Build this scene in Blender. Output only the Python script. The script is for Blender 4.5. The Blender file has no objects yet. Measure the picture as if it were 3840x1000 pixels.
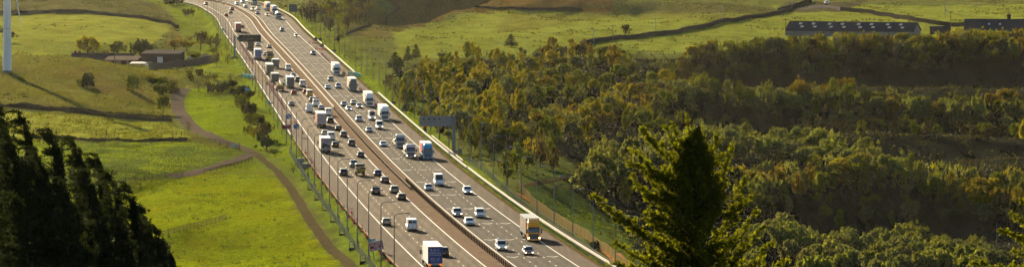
import bpy, bmesh, math, random
import numpy as np
from mathutils import Vector, Matrix

# ------------------------------------------------------------------ camera, light, exposure
FPX, YH, HC = 14500.0, -443.0, 67.75      # focal length in photo pixels, horizon row, camera height
SUN_EL, SUN_AZ = 17.0, -20.0              # low sun ahead of the camera, to the left
SC = bpy.context.scene
COL = SC.collection
cam_d = bpy.data.cameras.new("camera")
cam = bpy.data.objects.new("camera", cam_d)
COL.objects.link(cam)
cam.location = (0, 0, HC)
cam.rotation_euler = (math.radians(90), 0, 0)
cam_d.sensor_width = 36
cam_d.lens = 36 * FPX / 3840
cam_d.shift_y = -(500 - YH) / 3840
cam_d.clip_start = 1
cam_d.clip_end = 20000
SC.camera = cam

world = bpy.data.worlds.new("World")
SC.world = world
world.use_nodes = True
wn = world.node_tree.nodes
wl = world.node_tree.links
sky = wn.new("ShaderNodeTexSky")
sky.sky_type = 'NISHITA'
sky.sun_disc = False
sky.sun_elevation = math.radians(SUN_EL)
sky.sun_rotation = math.radians(SUN_AZ)
sky.dust_density = 0.3
wl.new(sky.outputs[0], wn["Background"].inputs[0])
wn["Background"].inputs[1].default_value = 0.05

sun_d = bpy.data.lights.new("sun", 'SUN')
sun_d.energy = 5.0
sun_d.angle = math.radians(0.5)
sun_d.color = (1.0, 0.83, 0.55)
sun = bpy.data.objects.new("sun", sun_d)
COL.objects.link(sun)
e, a = math.radians(SUN_EL), math.radians(SUN_AZ)
sun_dir = Vector((math.sin(a) * math.cos(e), math.cos(a) * math.cos(e), math.sin(e)))
sun.rotation_euler = sun_dir.to_track_quat('Z', 'Y').to_euler()
sun.location = sun_dir * 3000

SC.view_settings.view_transform = 'Standard'
SC.view_settings.look = 'None'
SC.view_settings.exposure = 1.66
SC.view_settings.gamma = 1.0
SC.cycles.max_bounces = 6
SC.cycles.transparent_max_bounces = 6
SC.cycles.volume_bounces = 0

random.seed(7)
RNG = np.random.default_rng(7)

# ------------------------------------------------------------------ helpers
def tag(o, label=None, cat=None, group=None, kind=None):
    if label: o["label"] = label
    if cat: o["category"] = cat
    if group: o["group"] = group
    if kind: o["kind"] = kind
    return o

def link(o, parent=None):
    COL.objects.link(o)
    if parent: o.parent = parent
    return o

def empty(name, loc, rz=0.0):
    o = bpy.data.objects.new(name, None)
    COL.objects.link(o)
    o.location = loc
    o.rotation_euler = (0, 0, rz)
    o.empty_display_size = 0.5
    return o

_M = {}
def mat(name, col=(.5, .5, .5), rough=.7, var=0.0, vscale=1.0, spec=.3, metal=0.0, emit=None,
        estr=0.0, transl=None, objcol=False, col2=None, bump=0.0, bscale=1.0, stretch=(1, 1, 1), coat=0):
    if name in _M: return _M[name]
    m = bpy.data.materials.new(name)
    m.use_nodes = True
    nt = m.node_tree; n = nt.nodes; l = nt.links
    b = n["Principled BSDF"]; out = n["Material Output"]
    b.inputs["Roughness"].default_value = rough
    b.inputs["Specular IOR Level"].default_value = spec
    b.inputs["Metallic"].default_value = metal
    if coat: b.inputs["Coat Weight"].default_value = coat
    if rough >= .78: b.inputs["Specular IOR Level"].default_value = 0.0
    c = (*col, 1)
    src = None
    if objcol:
        oi = n.new("ShaderNodeObjectInfo"); src = oi.outputs["Color"]
    if var > 0 or col2 or bump:
        tc = n.new("ShaderNodeTexCoord"); mp = n.new("ShaderNodeMapping")
        mp.inputs["Scale"].default_value = stretch
        l.new(tc.outputs["Object"], mp.inputs[0])
        nz = n.new("ShaderNodeTexNoise"); nz.inputs["Scale"].default_value = vscale
        nz.inputs["Detail"].default_value = 6; nz.inputs["Roughness"].default_value = .6
        l.new(mp.outputs[0], nz.inputs["Vector"])
        mx = n.new("ShaderNodeMix"); mx.data_type = 'RGBA'
        if col2:
            mx.blend_type = 'MIX'
            rp = n.new("ShaderNodeMapRange")
            rp.inputs[1].default_value = .35; rp.inputs[2].default_value = .65
            l.new(nz.outputs["Fac"], rp.inputs[0]); l.new(rp.outputs[0], mx.inputs[0])
            mx.inputs[6].default_value = c; mx.inputs[7].default_value = (*col2, 1)
        else:
            mx.blend_type = 'MULTIPLY'; mx.inputs[0].default_value = 1
            rp = n.new("ShaderNodeMapRange")
            rp.inputs[1].default_value = .3; rp.inputs[2].default_value = .7
            rp.inputs[3].default_value = 1 - var; rp.inputs[4].default_value = 1 + var
            l.new(nz.outputs["Fac"], rp.inputs[0])
            if src: l.new(src, mx.inputs[6])
            else: mx.inputs[6].default_value = c
            l.new(rp.outputs[0], mx.inputs[7])
        src = mx.outputs[2]
        if bump:
            bp = n.new("ShaderNodeBump"); bp.inputs["Distance"].default_value = bump
            nb = n.new("ShaderNodeTexNoise"); nb.inputs["Scale"].default_value = bscale
            nb.inputs["Detail"].default_value = 5
            l.new(mp.outputs[0], nb.inputs["Vector"])
            l.new(nb.outputs["Fac"], bp.inputs["Height"]); l.new(bp.outputs[0], b.inputs["Normal"])
    if src: l.new(src, b.inputs["Base Color"])
    else: b.inputs["Base Color"].default_value = c
    if emit:
        b.inputs["Emission Color"].default_value = (*emit, 1)
        b.inputs["Emission Strength"].default_value = estr
    if transl:
        tr = n.new("ShaderNodeBsdfTranslucent")
        if src:
            mt = n.new("ShaderNodeMix"); mt.data_type = 'RGBA'; mt.blend_type = 'MULTIPLY'
            mt.inputs[0].default_value = 1
            l.new(src, mt.inputs[6]); mt.inputs[7].default_value = (*transl[1], 1)
            l.new(mt.outputs[2], tr.inputs[0])
        else:
            tr.inputs[0].default_value = (*[min(1, x * y) for x, y in zip(col, transl[1])], 1)
        ms = n.new("ShaderNodeMixShader"); ms.inputs[0].default_value = transl[0]
        l.new(b.outputs[0], ms.inputs[1]); l.new(tr.outputs[0], ms.inputs[2])
        l.new(ms.outputs[0], out.inputs[0])
    _M[name] = m
    return m

class MB:
    """collects simple solids and links them as one mesh"""
    def __init__(s): s.v = []; s.f = []
    def add(s, vs, fs):
        k = len(s.v); s.v += [tuple(p) for p in vs]; s.f += [tuple(k + i for i in f) for f in fs]
        return s
    def box(s, x0, x1, y0, y1, z0, z1, t=0.0):
        xm, ym = t, t
        vs = [(x0, y0, z0), (x1, y0, z0), (x1, y1, z0), (x0, y1, z0),
              (x0 + xm, y0 + ym, z1), (x1 - xm, y0 + ym, z1), (x1 - xm, y1 - ym, z1), (x0 + xm, y1 - ym, z1)]
        return s.add(vs, [(3, 2, 1, 0), (4, 5, 6, 7), (0, 1, 5, 4), (1, 2, 6, 5), (2, 3, 7, 6), (3, 0, 4, 7)])
    def prism(s, prof, w):
        """prof: list of (y, z, halfwidth factor); side profile extruded across x"""
        n = len(prof)
        L = [(-w * k, y, z) for y, z, k in prof]; R = [(w * k, y, z) for y, z, k in prof]
        fs = [tuple(range(n)), tuple(range(2 * n - 1, n - 1, -1))]
        for i in range(n):
            j = (i + 1) % n; fs.append((i, n + i, n + j, j))
        return s.add(L + R, fs)
    def quad(s, a, b, c, d): return s.add([a, b, c, d], [(0, 1, 2, 3)])
    def tube(s, p, q, r0, r1=None, n=6, cap=True):
        r1 = r0 if r1 is None else r1
        p, q = Vector(p), Vector(q); d = (q - p)
        if d.length < 1e-6: return s
        d.normalize(); u = d.orthogonal().normalized(); w = d.cross(u)
        vs = []
        for c, r in ((p, r0), (q, r1)):
            for i in range(n):
                a = 2 * math.pi * i / n; vs.append(c + u * (r * math.cos(a)) + w * (r * math.sin(a)))
        fs = [(i, (i + 1) % n, n + (i + 1) % n, n + i) for i in range(n)]
        if cap: fs += [tuple(range(n - 1, -1, -1)), tuple(range(n, 2 * n))]
        return s.add(vs, fs)
    def bar(s, p, q, w, h):
        """rectangular bar from p to q (bottom centre line), width w, height h"""
        p, q = Vector(p), Vector(q); d = (q - p); d2 = Vector((d.x, d.y, 0))
        if d2.length < 1e-6: return s
        nrm = Vector((-d2.y, d2.x, 0)).normalized() * (w / 2); up = Vector((0, 0, h))
        vs = [p - nrm, p + nrm, q + nrm, q - nrm, p - nrm + up, p + nrm + up, q + nrm + up, q - nrm + up]
        return s.add(vs, [(3, 2, 1, 0), (4, 5, 6, 7), (0, 1, 5, 4), (1, 2, 6, 5), (2, 3, 7, 6), (3, 0, 4, 7)])
    def ico(s, c, r, sq=1.0, jit=0.0):
        bm = bmesh.new(); bmesh.ops.create_icosphere(bm, subdivisions=2, radius=1)
        vs = []
        for v in bm.verts:
            k = 1 + random.uniform(-jit, jit)
            vs.append((c[0] + v.co.x * r * k, c[1] + v.co.y * r * k, c[2] + v.co.z * r * sq * k))
        fs = [tuple(x.index for x in f.verts) for f in bm.faces]; bm.free()
        return s.add(vs, fs)
    def mesh(s, name, bevel=0.0, smooth=False):
        me = bpy.data.meshes.new(name)
        me.from_pydata([tuple(v) for v in s.v], [], s.f)
        bm = bmesh.new(); bm.from_mesh(me)
        bmesh.ops.recalc_face_normals(bm, faces=bm.faces)
        if bevel: bmesh.ops.bevel(bm, geom=list(bm.edges), offset=bevel, segments=1, affect='EDGES', profile=.5, clamp_overlap=True)
        bm.to_mesh(me); bm.free()
        if smooth:
            for p in me.polygons: p.use_smooth = True
        me.update()
        return me
    def build(s, name, m, parent=None, bevel=0.0, smooth=False):
        me = s.mesh(name, bevel, smooth)
        if m: me.materials.append(m)
        return link(bpy.data.objects.new(name, me), parent)

def np_mesh(name, V, Q, m=None, smooth=False):
    """fast quad mesh from numpy arrays"""
    me = bpy.data.meshes.new(name)
    V = np.asarray(V, dtype=np.float32); Q = np.asarray(Q, dtype=np.int32)
    me.vertices.add(len(V)); me.vertices.foreach_set("co", V.ravel())
    k = Q.shape[1]
    me.loops.add(Q.size); me.loops.foreach_set("vertex_index", Q.ravel())
    me.polygons.add(len(Q)); me.polygons.foreach_set("loop_start", np.arange(0, Q.size, k, dtype=np.int32))
    if smooth: me.polygons.foreach_set("use_smooth", np.ones(len(Q), dtype=bool))
    me.update(calc_edges=True); me.validate()
    if m: me.materials.append(m)
    return me

# ------------------------------------------------------------------ the road's line
def spline(xs, ys):
    """natural cubic spline through points, returns a function"""
    xs = np.array(xs, float); ys = np.array(ys, float); n = len(xs); h = np.diff(xs)
    A = np.eye(n); r = np.zeros(n)
    for i in range(1, n - 1):
        A[i, i - 1] = h[i - 1]; A[i, i] = 2 * (h[i - 1] + h[i]); A[i, i + 1] = h[i]
        r[i] = 3 * ((ys[i + 1] - ys[i]) / h[i] - (ys[i] - ys[i - 1]) / h[i - 1])
    c = np.linalg.solve(A, r); b = np.diff(ys) / h - h * (2 * c[:-1] + c[1:]) / 3; d = np.diff(c) / (3 * h)
    def f(x):
        x = np.asarray(x, float); i = np.clip(np.searchsorted(xs, x) - 1, 0, n - 2); t = x - xs[i]
        return ys[i] + b[i] * t + c[i] * t * t + d[i] * t ** 3
    return f
_vt = np.array([-80, 0, 107, 177, 357, 592, 914, 1000, 1100], float)
_pt = np.array([6.30, 7.15, 8.36, 9.18, 11.5, 14.88, 20.03, 21.6, 23.5])
_pp = np.polyfit(_vt, _pt, 4)
_vv = np.linspace(-90, 1150, 500); _pv = np.polyval(_pp, _vv)
_Dv = FPX / _pv; _Zv = HC - (_vv - YH) / _pv
def ppm(v): return np.interp(v, _vv, _pv)
def roadZ(Y): return np.interp(Y, _Dv[::-1], _Zv[::-1])
_cv = [1000, 914, 633.5, 409, 177, 102.7, 62, 38.8, 17, 6]
_cu = [1880, 1770.5, 1457.9, 1251.8, 1045.6, 980, 946, 907, 853, 795]
_cD = FPX / ppm(_cv); _cX = (np.array(_cu) - 1920) * _cD / FPX
_pc = list(zip(_cD, _cX)) + [(_cD[-1] + 60, _cX[-1] - 28), (_cD[-1] + 260, _cX[-1] - 130)]
_cs = spline([p[0] for p in _pc], [p[1] for p in _pc])
def cX(Y):
    Y = np.asarray(Y, float); y0 = _cD[0]; y1 = _pc[-1][0]
    Yc = np.clip(Y, y0, y1)
    return _cs(Yc) + (Y - Yc) * np.where(Y < y0, -.107, -.5)
def slope(Y): return (cX(np.asarray(Y) + 2.) - cX(np.asarray(Y) - 2.)) / 4.
def rp(Y, lat, dz=0.0):
    """point of the road at station Y and side offset lat"""
    s = float(slope(Y)); k = 1 / math.sqrt(1 + s * s)
    return Vector((float(cX(Y)) + lat * k, Y - lat * s * k, float(roadZ(Y)) + dz))
def head(Y): return math.atan2(-float(slope(Y)), 1.0)      # z rotation that turns +Y along the road
def road_px(u, v):
    P = float(ppm(v)); return (u - 1920) / P, FPX / P
def lateral(X, Y):
    s = slope(Y); return (X - cX(Y)) / np.sqrt(1 + s * s)

# ------------------------------------------------------------------ the terrain
# (photo column, photo row, height in metres) of points on the ground
CP = [
 (0,1000,-4),(500,1000,-4.2),(900,1000,-4.6),(1180,1000,-3.9),(1312,1000,-3.3),(1222,909,-3.2),(1148,805,-3.1),(1088,701,-3),
 (1029,641,-3),(969,574,-3),(800,900,-4.2),(600,900,-3.9),(1000,800,-4.1),(700,750,-3.6),(500,780,-5.2),(200,800,-5),(0,800,-5),
 (900,660,-3.4),(700,665,-3.2),(500,682,-2.6),(300,690,-2.6),(0,690,-2.6),(500,722,-4.9),(450,735,-5.1),(560,712,-4.2),(620,745,-4.2),(300,730,-4.9),(0,730,-4.8),
 (700,590,-2.1),(850,565,-2.6),(600,560,-2),(300,560,-2),(0,560,-2),(0,515,-2),(300,520,-2),(600,525,-2),(750,525,-2.7),
 (0,440,-1.5),(300,455,-1.5),(600,470,-2.5),(650,470,-3),(0,405,-.5),(300,430,-.8),(600,450,-2.2),
 (720,500,-3),(665,410,-3),(655,350,-3),(700,330,-3),(800,550,-2.9),(900,450,-2.2),(800,400,-2.1),(720,340,-3),(850,330,-3),
 (0,330,3),(0,260,6.2),(0,218,7.8),(100,330,3),(150,215,8.2),(150,270,6),(250,330,2.5),(270,225,7.5),(400,245,6),(400,330,2),
 (500,265,4),(500,310,2),(520,380,-.8),(600,285,.2),(600,360,-1.8),(60,290,5),
 (0,240,0),(150,240,-1),(470,250,-6.5),(300,248,-7.5),(400,255,-8),(600,235,-5),(700,225,-4.6),(750,250,-4.2),
 (0,200,0),(200,195,0),(400,180,-2),(0,130,2),(300,130,1),(550,130,-1),(0,60,4),(300,55,4),(600,90,1),(0,0,8),(300,0,8),(600,20,5),
 (650,60,3),(820,250,-3),(800,150,-2),(750,60,.6),(700,5,3),(860,330,-3),(640,200,-4.6),(700,150,-3.5),(880,218,-1.6),(980,400,-2.4),(1040,500,-2.6),
 (1300,200,-1),(1220,110,1),(1120,25,2.6),(1400,110,.5),(1300,30,5),(1200,0,7),(1400,0,8),(1450,200,-1.5),(1450,140,0),(1450,60,3.5),
 (1550,118,-2),(1600,90,-1),(1700,48,1),(1850,5,3),
 (2000,130,-1),(2000,60,-.8),(2000,20,2.2),(2000,46,-1.2),(2150,22,2.2),(2150,50,-1.4),(2400,28,1),(2400,56,-2.6),(2600,30,1.2),(2600,56,-1.6),(2000,0,3.4),(2300,130,-3),(2300,80,-1.5),(2300,30,1),(2600,190,-6),(2600,110,-2.5),(2600,60,-1),
 (2600,0,2),(2900,120,-4),(2900,60,-1.5),(2900,0,2),(3300,110,-4),(3300,50,-1.5),(3300,0,1.5),(3840,120,-4),(3840,50,-1),(3840,0,2),
 (1700,250,-4),(2000,250,-6),(2400,260,-9),(1700,400,-6),(2100,400,-12),(2400,400,-15),(1550,330,-2),(1600,450,-2.4),(1750,550,-2.6),(1900,620,-3),(2100,640,-4.2),(2000,690,-2.6),(2290,960,-3),(1940,700,-2.2),
 (2380,1000,-4),(2100,760,-6),(2250,850,-7.5),(2550,960,-18),(2300,700,-10),(2300,600,-9),(2500,700,-20),(2650,165,-5.4),(2650,204,-6.6),(2650,264,-13),(2650,336,-14.6),(2650,353,-15),(2650,437,-23),(2650,521,-25),(2650,600,-25),(2650,700,-27),(2650,820,-30),(2650,1000,-31),(2950,169,-5.4),(2950,208,-6.6),(2950,268,-13),(2950,343,-14.6),(2950,360,-15),(2950,444,-23),(2950,528,-25),(2950,550,-25.6),(2950,608,-31),(2950,698,-32),(2950,712,-32.5),(2950,798,-40),(2950,1018,-42),(3250,161,-5.4),(3250,200,-6.6),(3250,260,-13),(3250,327,-14.6),(3250,344,-15),(3250,428,-23),(3250,512,-25),(3250,534,-25.6),(3250,592,-31),(3250,682,-32),(3250,696,-32.5),(3250,782,-40),(3250,1002,-42),(3550,164,-5.4),(3550,203,-6.6),(3550,263,-13),(3550,334,-14.6),(3550,351,-15),(3550,435,-23),(3550,519,-25),(3550,541,-25.6),(3550,599,-31),(3550,689,-32),(3550,703,-32.5),(3550,789,-40),(3550,1009,-42),(3880,169,-5.4),(3880,208,-6.6),(3880,268,-13),(3880,344,-14.6),(3880,361,-15),(3880,445,-23),(3880,529,-25),(3880,551,-25.6),(3880,609,-31),(3880,699,-32),(3880,713,-32.5),(3880,799,-40),(3880,1019,-42),
]
_c = []
for u, v, z in CP:
    D = FPX * (HC - z) / (v - YH); _c.append(((u - 1920) * D / FPX, D, z))
# the surroundings outside the picture
_c += [(-260,400,10),(0,400,12),(260,400,10),(-120,560,0),(60,560,-1),(160,600,-9),(-300,700,-4),(-300,1000,-2),(-330,1400,3),(-330,1900,10),
       (-300,2400,16),(0,2450,8),(300,2400,8),(400,2000,2),(420,1500,-20),(400,1100,-38),(300,700,-20),(-120,2300,6),(200,2450,8)]
_c = np.array(_c); _SX, _SY = 60., 130.
def _phi(r2): return .5 * r2 * np.log(r2 + 1e-9)
def _tps():
    P = np.c_[_c[:, 0] / _SX, _c[:, 1] / _SY]; n = len(P)
    K = _phi(((P[:, None] - P[None]) ** 2).sum(-1)) + np.eye(n) * .004
    A = np.zeros((n + 3, n + 3)); A[:n, :n] = K; A[:n, n] = 1; A[:n, n + 1:] = P; A[n, :n] = 1; A[n + 1:, :n] = P.T
    return P, np.linalg.solve(A, np.r_[_c[:, 2], 0, 0, 0])
_P, _W = _tps()
def sstep(a, b, x):
    t = np.clip((x - a) / (b - a), 0, 1); return t * t * (3 - 2 * t)
def vnoise(x, y, seed):
    r = np.random.default_rng(seed).random((256, 256))
    xi = np.floor(x).astype(int); yi = np.floor(y).astype(int); fx = x - xi; fy = y - yi
    fx = fx * fx * (3 - 2 * fx); fy = fy * fy * (3 - 2 * fy)
    g = lambda i, j: r[i % 256, j % 256]
    return (g(xi, yi) * (1 - fx) + g(xi + 1, yi) * fx) * (1 - fy) + (g(xi, yi + 1) * (1 - fx) + g(xi + 1, yi + 1) * fx) * fy - .5
def tps_z(X, Y):
    x = np.clip(X, -420, 420) / _SX; y = np.clip(Y, 400, 2450) / _SY
    z = _W[-3] + _W[-2] * x + _W[-1] * y
    for i in range(len(_P)): z = z + _W[i] * _phi((x - _P[i, 0]) ** 2 + (y - _P[i, 1]) ** 2)
    return z
def height(X, Y):
    X = np.asarray(X, float); Y = np.asarray(Y, float)
    z = tps_z(X, Y)
    # a steep valley side behind the grassy crest, top centre
    yc = np.interp(X, [-95, -62, -52, -41, -30, -10, 6, 14], [1800, 1790, 1805, 1878, 1978, 2095, 2240, 2600])
    q = sstep(-100, -74, X) * (1 - sstep(8, 16, X)) * (1 - sstep(2420, 2600, Y))
    t = sstep(yc + 6, yc + 55, Y) * q
    hill = -12 + 58 * np.clip((Y - 2135 - .35 * X) / 135., 0, 1) + 1.5 * vnoise(X / 9., Y / 14., 8)
    z = z * (1 - t) + hill * t
    # open ground beyond, rising gently to far moors
    z = z + sstep(2500, 4200, Y) * (18 + 30 * vnoise(X / 500., Y / 500., 5))
    # the hill the camera stands on
    hz = 64.5 - .131 * np.clip(Y, -3000, 900) + np.clip(-Y, 0, 300) * .02
    t = sstep(470, 660, Y); z = hz * (1 - t) + z * t
    # tussocks and terraces
    lat = lateral(X, Y)
    am = sstep(19, 26, np.abs(lat)) * sstep(640, 700, Y)
    z = z + am * (vnoise(X / 7., Y / 15., 1) * .85 + vnoise(X / 4.1, Y / 6.3, 2) * .42 + vnoise(X / 26., Y / 44., 3) * np.where(X < cX(Y) - 30, 2.1, 1.3))
    # road formation
    s = sstep(500, 560, Y) * (1 - sstep(2500, 2700, Y))
    rz = roadZ(Y)
    near = 1 - sstep(930, 1060, Y)
    tl = np.where(lat < 0, sstep(18.6, 24.5, -lat), sstep(17.6, 24.0, lat))
    base = rz - .18 - sstep(17.7, 19.9, -lat) * (1.25 * near + .1)
    z = np.where(s > 0, z * (1 - s * (1 - tl)) + base * s * (1 - tl), z)
    return z
def _axis(lo, hi, step, far_lo, far_hi, k=1.16):
    a = list(np.arange(lo, hi + .01, step)); d = step; x = hi
    while x < far_hi: d = d * k; x += d; a.append(x)
    d = step; x = lo
    while x > far_lo: d = d * k; x -= d; a.insert(0, x)
    return np.array(a)
GX = _axis(-325, 325, 2.0, -5000, 5000); GY = _axis(630, 2300, 2.5, -1500, 9000)
_XX, _YY = np.meshgrid(GX, GY)
GZ = height(_XX, _YY)
def gz(X, Y):
    X = np.asarray(X, float); Y = np.asarray(Y, float)
    i = np.clip(np.searchsorted(GX, X) - 1, 0, len(GX) - 2); j = np.clip(np.searchsorted(GY, Y) - 1, 0, len(GY) - 2)
    fx = (X - GX[i]) / (GX[i + 1] - GX[i]); fy = (Y - GY[j]) / (GY[j + 1] - GY[j])
    return (GZ[j, i] * (1 - fx) + GZ[j, i + 1] * fx) * (1 - fy) + (GZ[j + 1, i] * (1 - fx) + GZ[j + 1, i + 1] * fx) * fy
def g(X, Y): return float(gz(X, Y))
def hit(u, v, lift=0.0, d0=640., d1=2600., far=False):
    """the ground point (raised by lift) seen at photo pixel u, v"""
    D = np.arange(d0, d1, 1.0); X = (u - 1920) * D / FPX
    ray = HC - (v - YH) * D / FPX; dz = gz(X, D) + lift - ray
    k = np.nonzero(dz >= 0)[0]
    if len(k) == 0: return None
    i = k[0]
    if i == 0: t = 0
    else: t = dz[i - 1] / (dz[i - 1] - dz[i]); i -= 1
    d = D[i] + t; x = (u - 1920) * d / FPX
    return Vector((x, d, g(x, d)))
def topix(X, Y, Z): return 1920 + FPX * X / Y, YH + FPX * (HC - Z) / Y
def inpoly(u, v, P):
    r = np.zeros(np.shape(u), bool); n = len(P)
    for i in range(n):
        x0, y0 = P[i]; x1, y1 = P[(i + 1) % n]
        if y0 == y1: continue
        c = ((y0 > v) != (y1 > v)) & (u < (x1 - x0) * (v - y0) / (y1 - y0) + x0); r ^= c
    return r

# ------------------------------------------------------------------ ground materials by land use
_U, _V = topix(_XX, np.maximum(_YY, 1.), GZ)
ny, nx = _XX.shape
pn = vnoise(_XX / 11., _YY / 25., 11) + .5 * vnoise(_XX / 4., _YY / 9., 12)
Uj = _U + pn * 18; Vj = _V + pn * 9
LAT = lateral(_XX, _YY)
C = np.zeros((ny, nx, 3)); C[:] = (.105, .115, .030)                     # rough pasture
def zone(P, col, dr=(600, 2600), soft=1.0, rag=True):
    m = inpoly(Uj if rag else _U, Vj if rag else _V, P) & (_YY > dr[0]) & (_YY < dr[1])
    C[m] = C[m] * (1 - soft) + np.array(col) * soft
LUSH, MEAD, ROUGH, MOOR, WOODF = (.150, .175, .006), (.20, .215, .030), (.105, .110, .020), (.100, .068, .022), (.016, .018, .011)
zone([(-900,190),(-900,60),(0,60),(100,54),(330,52),(560,74),(650,95),(600,150),(420,260),(-900,260)], MEAD, (1420, 2100))
zone([(-900,55),(0,50),(330,48),(560,70),(640,90),(660,0),(640,-200),(-900,-200)], (.10,.095,.030), (1700, 2600))
zone([(-900,410),(-900,205),(0,215),(150,212),(400,240),(560,262),(650,285),(650,450),(300,425),(0,402)], (.125,.120,.026), (1100, 1400))
zone([(200,270),(330,240),(420,300),(560,330),(600,400),(480,370),(330,330)], (.13,.095,.032), (1100, 1400), .7)
zone([(-900,515),(-900,415),(0,415),(300,438),(640,460),(720,520),(480,528)], MEAD, (1000, 1250))
zone([(-900,520),(480,532),(720,532),(900,570),(800,625),(650,660),(440,690),(-900,700)], (.085,.115,.018), (820, 1120))
zone([(-900,1100),(-900,700),(440,690),(690,660),(950,600),(1010,640),(1070,700),(1130,810),(1210,920),(1330,1040),(1330,1100)], LUSH, (600, 1000))
zone([(690,335),(760,330),(850,335),(900,400),(950,480),(985,540),(960,575),(880,545),(760,505),(690,420)], (.135,.185,.008), (900, 1400))
zone([(1330,-20),(1500,60),(1480,120),(1330,210),(1200,160)], ROUGH, (1500, 2400))
zone([(1450,-200),(2300,-200),(2300,45),(1960,50),(1700,48),(1600,95),(1480,130)], MOOR, (1500, 3000))
zone([(1300,100),(1450,60),(1560,100),(1480,150),(1330,140)], (.10,.085,.03), (1500, 2600), .8)
zone([(1480,120),(1620,90),(1760,50),(2050,40),(2300,55),(2900,45),(2900,20),(4700,20),(4700,150),(1480,220)], (.165,.185,.028), (1500, 2300))
zone([(1900,55),(2300,40),(2800,60),(2750,80),(2300,60),(2000,110),(1850,120)], MOOR, (1700, 2300), .32)
zone([(2050,20),(2700,10),(2950,40),(2800,55),(2400,40)], (.085,.075,.026), (1700, 2400), .7)
zone([(2950,10),(3250,5),(3150,45),(2900,50)], (.07,.06,.035), (1700, 2400), .9)
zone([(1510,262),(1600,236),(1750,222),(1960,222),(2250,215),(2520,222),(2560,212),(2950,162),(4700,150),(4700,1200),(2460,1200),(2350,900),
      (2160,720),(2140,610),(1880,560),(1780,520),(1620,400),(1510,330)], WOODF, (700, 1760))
zone([(1780,530),(1900,560),(2120,590),(2160,680),(2040,700),(1900,660)], (.075,.095,.022), (800, 1150))
zone([(1950,700),(2160,720),(2330,850),(2500,1100),(2420,1100)], (.07,.095,.022), (650, 980))
m = (np.abs(LAT) < 23) & (_YY > 600) & (_YY < 2600)
C[m] = (.115, .155, .018)
m = (LAT < -23) & (LAT > -36) & (_YY > 930) & (_YY < 2300)
C[m] = C[m] * .4 + np.array((.115, .150, .020)) * .6
m = (LAT > 23) & (LAT < 34) & (_YY > 1150) & (_YY < 2300)
C[m] = C[m] * .3 + np.array((.115, .140, .022)) * .7
m = (np.abs(LAT) < 17.8) & (_YY > 600)
C[m] = (.06, .05, .04)
m = _YY < 640
C[m] = (.05, .07, .02)
C *= (1 + .42 * (vnoise(_XX / 5., _YY / 12., 21) + .6 * vnoise(_XX / 2.3, _YY / 4.7, 22)))[..., None]
idx = np.arange(ny * nx).reshape(ny, nx)
Q = np.stack([idx[:-1, :-1], idx[:-1, 1:], idx[1:, 1:], idx[1:, :-1]], -1).reshape(-1, 4)
def ground_mat():
    m = bpy.data.materials.new("ground"); m.use_nodes = True
    n = m.node_tree.nodes; l = m.node_tree.links; b = n["Principled BSDF"]
    at = n.new("ShaderNodeAttribute"); at.attribute_name = "land"
    tc = n.new("ShaderNodeTexCoord"); mp = n.new("ShaderNodeMapping"); mp.inputs["Scale"].default_value = (1, .45, 1)
    l.new(tc.outputs["Object"], mp.inputs[0])
    n1 = n.new("ShaderNodeTexNoise"); n1.inputs["Scale"].default_value = .9; n1.inputs["Detail"].default_value = 8; n1.inputs["Roughness"].default_value = .7
    l.new(mp.outputs[0], n1.inputs["Vector"])
    r = n.new("ShaderNodeMapRange"); r.inputs[1].default_value = .3; r.inputs[2].default_value = .7; r.inputs[3].default_value = .62; r.inputs[4].default_value = 1.4
    l.new(n1.outputs["Fac"], r.inputs[0])
    mx = n.new("ShaderNodeMix"); mx.data_type = 'RGBA'; mx.blend_type = 'MULTIPLY'; mx.inputs[0].default_value = 1
    l.new(at.outputs["Color"], mx.inputs[6]); l.new(r.outputs[0], mx.inputs[7])
    # soft straw coloured patches
    n2 = n.new("ShaderNodeTexNoise"); n2.inputs["Scale"].default_value = .16; n2.inputs["Detail"].default_value = 5
    l.new(mp.outputs[0], n2.inputs["Vector"])
    r2 = n.new("ShaderNodeMapRange"); r2.inputs[1].default_value = .48; r2.inputs[2].default_value = .72; r2.inputs[4].default_value = .45
    l.new(n2.outputs["Fac"], r2.inputs[0])
    m2 = n.new("ShaderNodeMix"); m2.data_type = 'RGBA'; m2.blend_type = 'MULTIPLY'
    l.new(r2.outputs[0], m2.inputs[0]); l.new(mx.outputs[2], m2.inputs[6]); m2.inputs[7].default_value = (1.15, .78, .6, 1)
    l.new(m2.outputs[2], b.inputs["Base Color"])
    b.inputs["Roughness"].default_value = 1; b.inputs["Specular IOR Level"].default_value = 0
    nb = n.new("ShaderNodeTexNoise"); nb.inputs["Scale"].default_value = .42; nb.inputs["Detail"].default_value = 9; nb.inputs["Roughness"].default_value = .68
    l.new(mp.outputs[0], nb.inputs["Vector"])
    bp = n.new("ShaderNodeBump"); bp.inputs["Strength"].default_value = 1; bp.inputs["Distance"].default_value = .95
    l.new(nb.outputs["Fac"], bp.inputs["Height"]); l.new(bp.outputs[0], b.inputs["Normal"])
    return m
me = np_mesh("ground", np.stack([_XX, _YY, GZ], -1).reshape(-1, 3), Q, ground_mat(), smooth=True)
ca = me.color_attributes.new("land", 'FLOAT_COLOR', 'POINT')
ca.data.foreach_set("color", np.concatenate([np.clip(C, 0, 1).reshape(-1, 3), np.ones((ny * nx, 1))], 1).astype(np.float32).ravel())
tag(link(bpy.data.objects.new("ground", me)), kind="structure")

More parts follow.
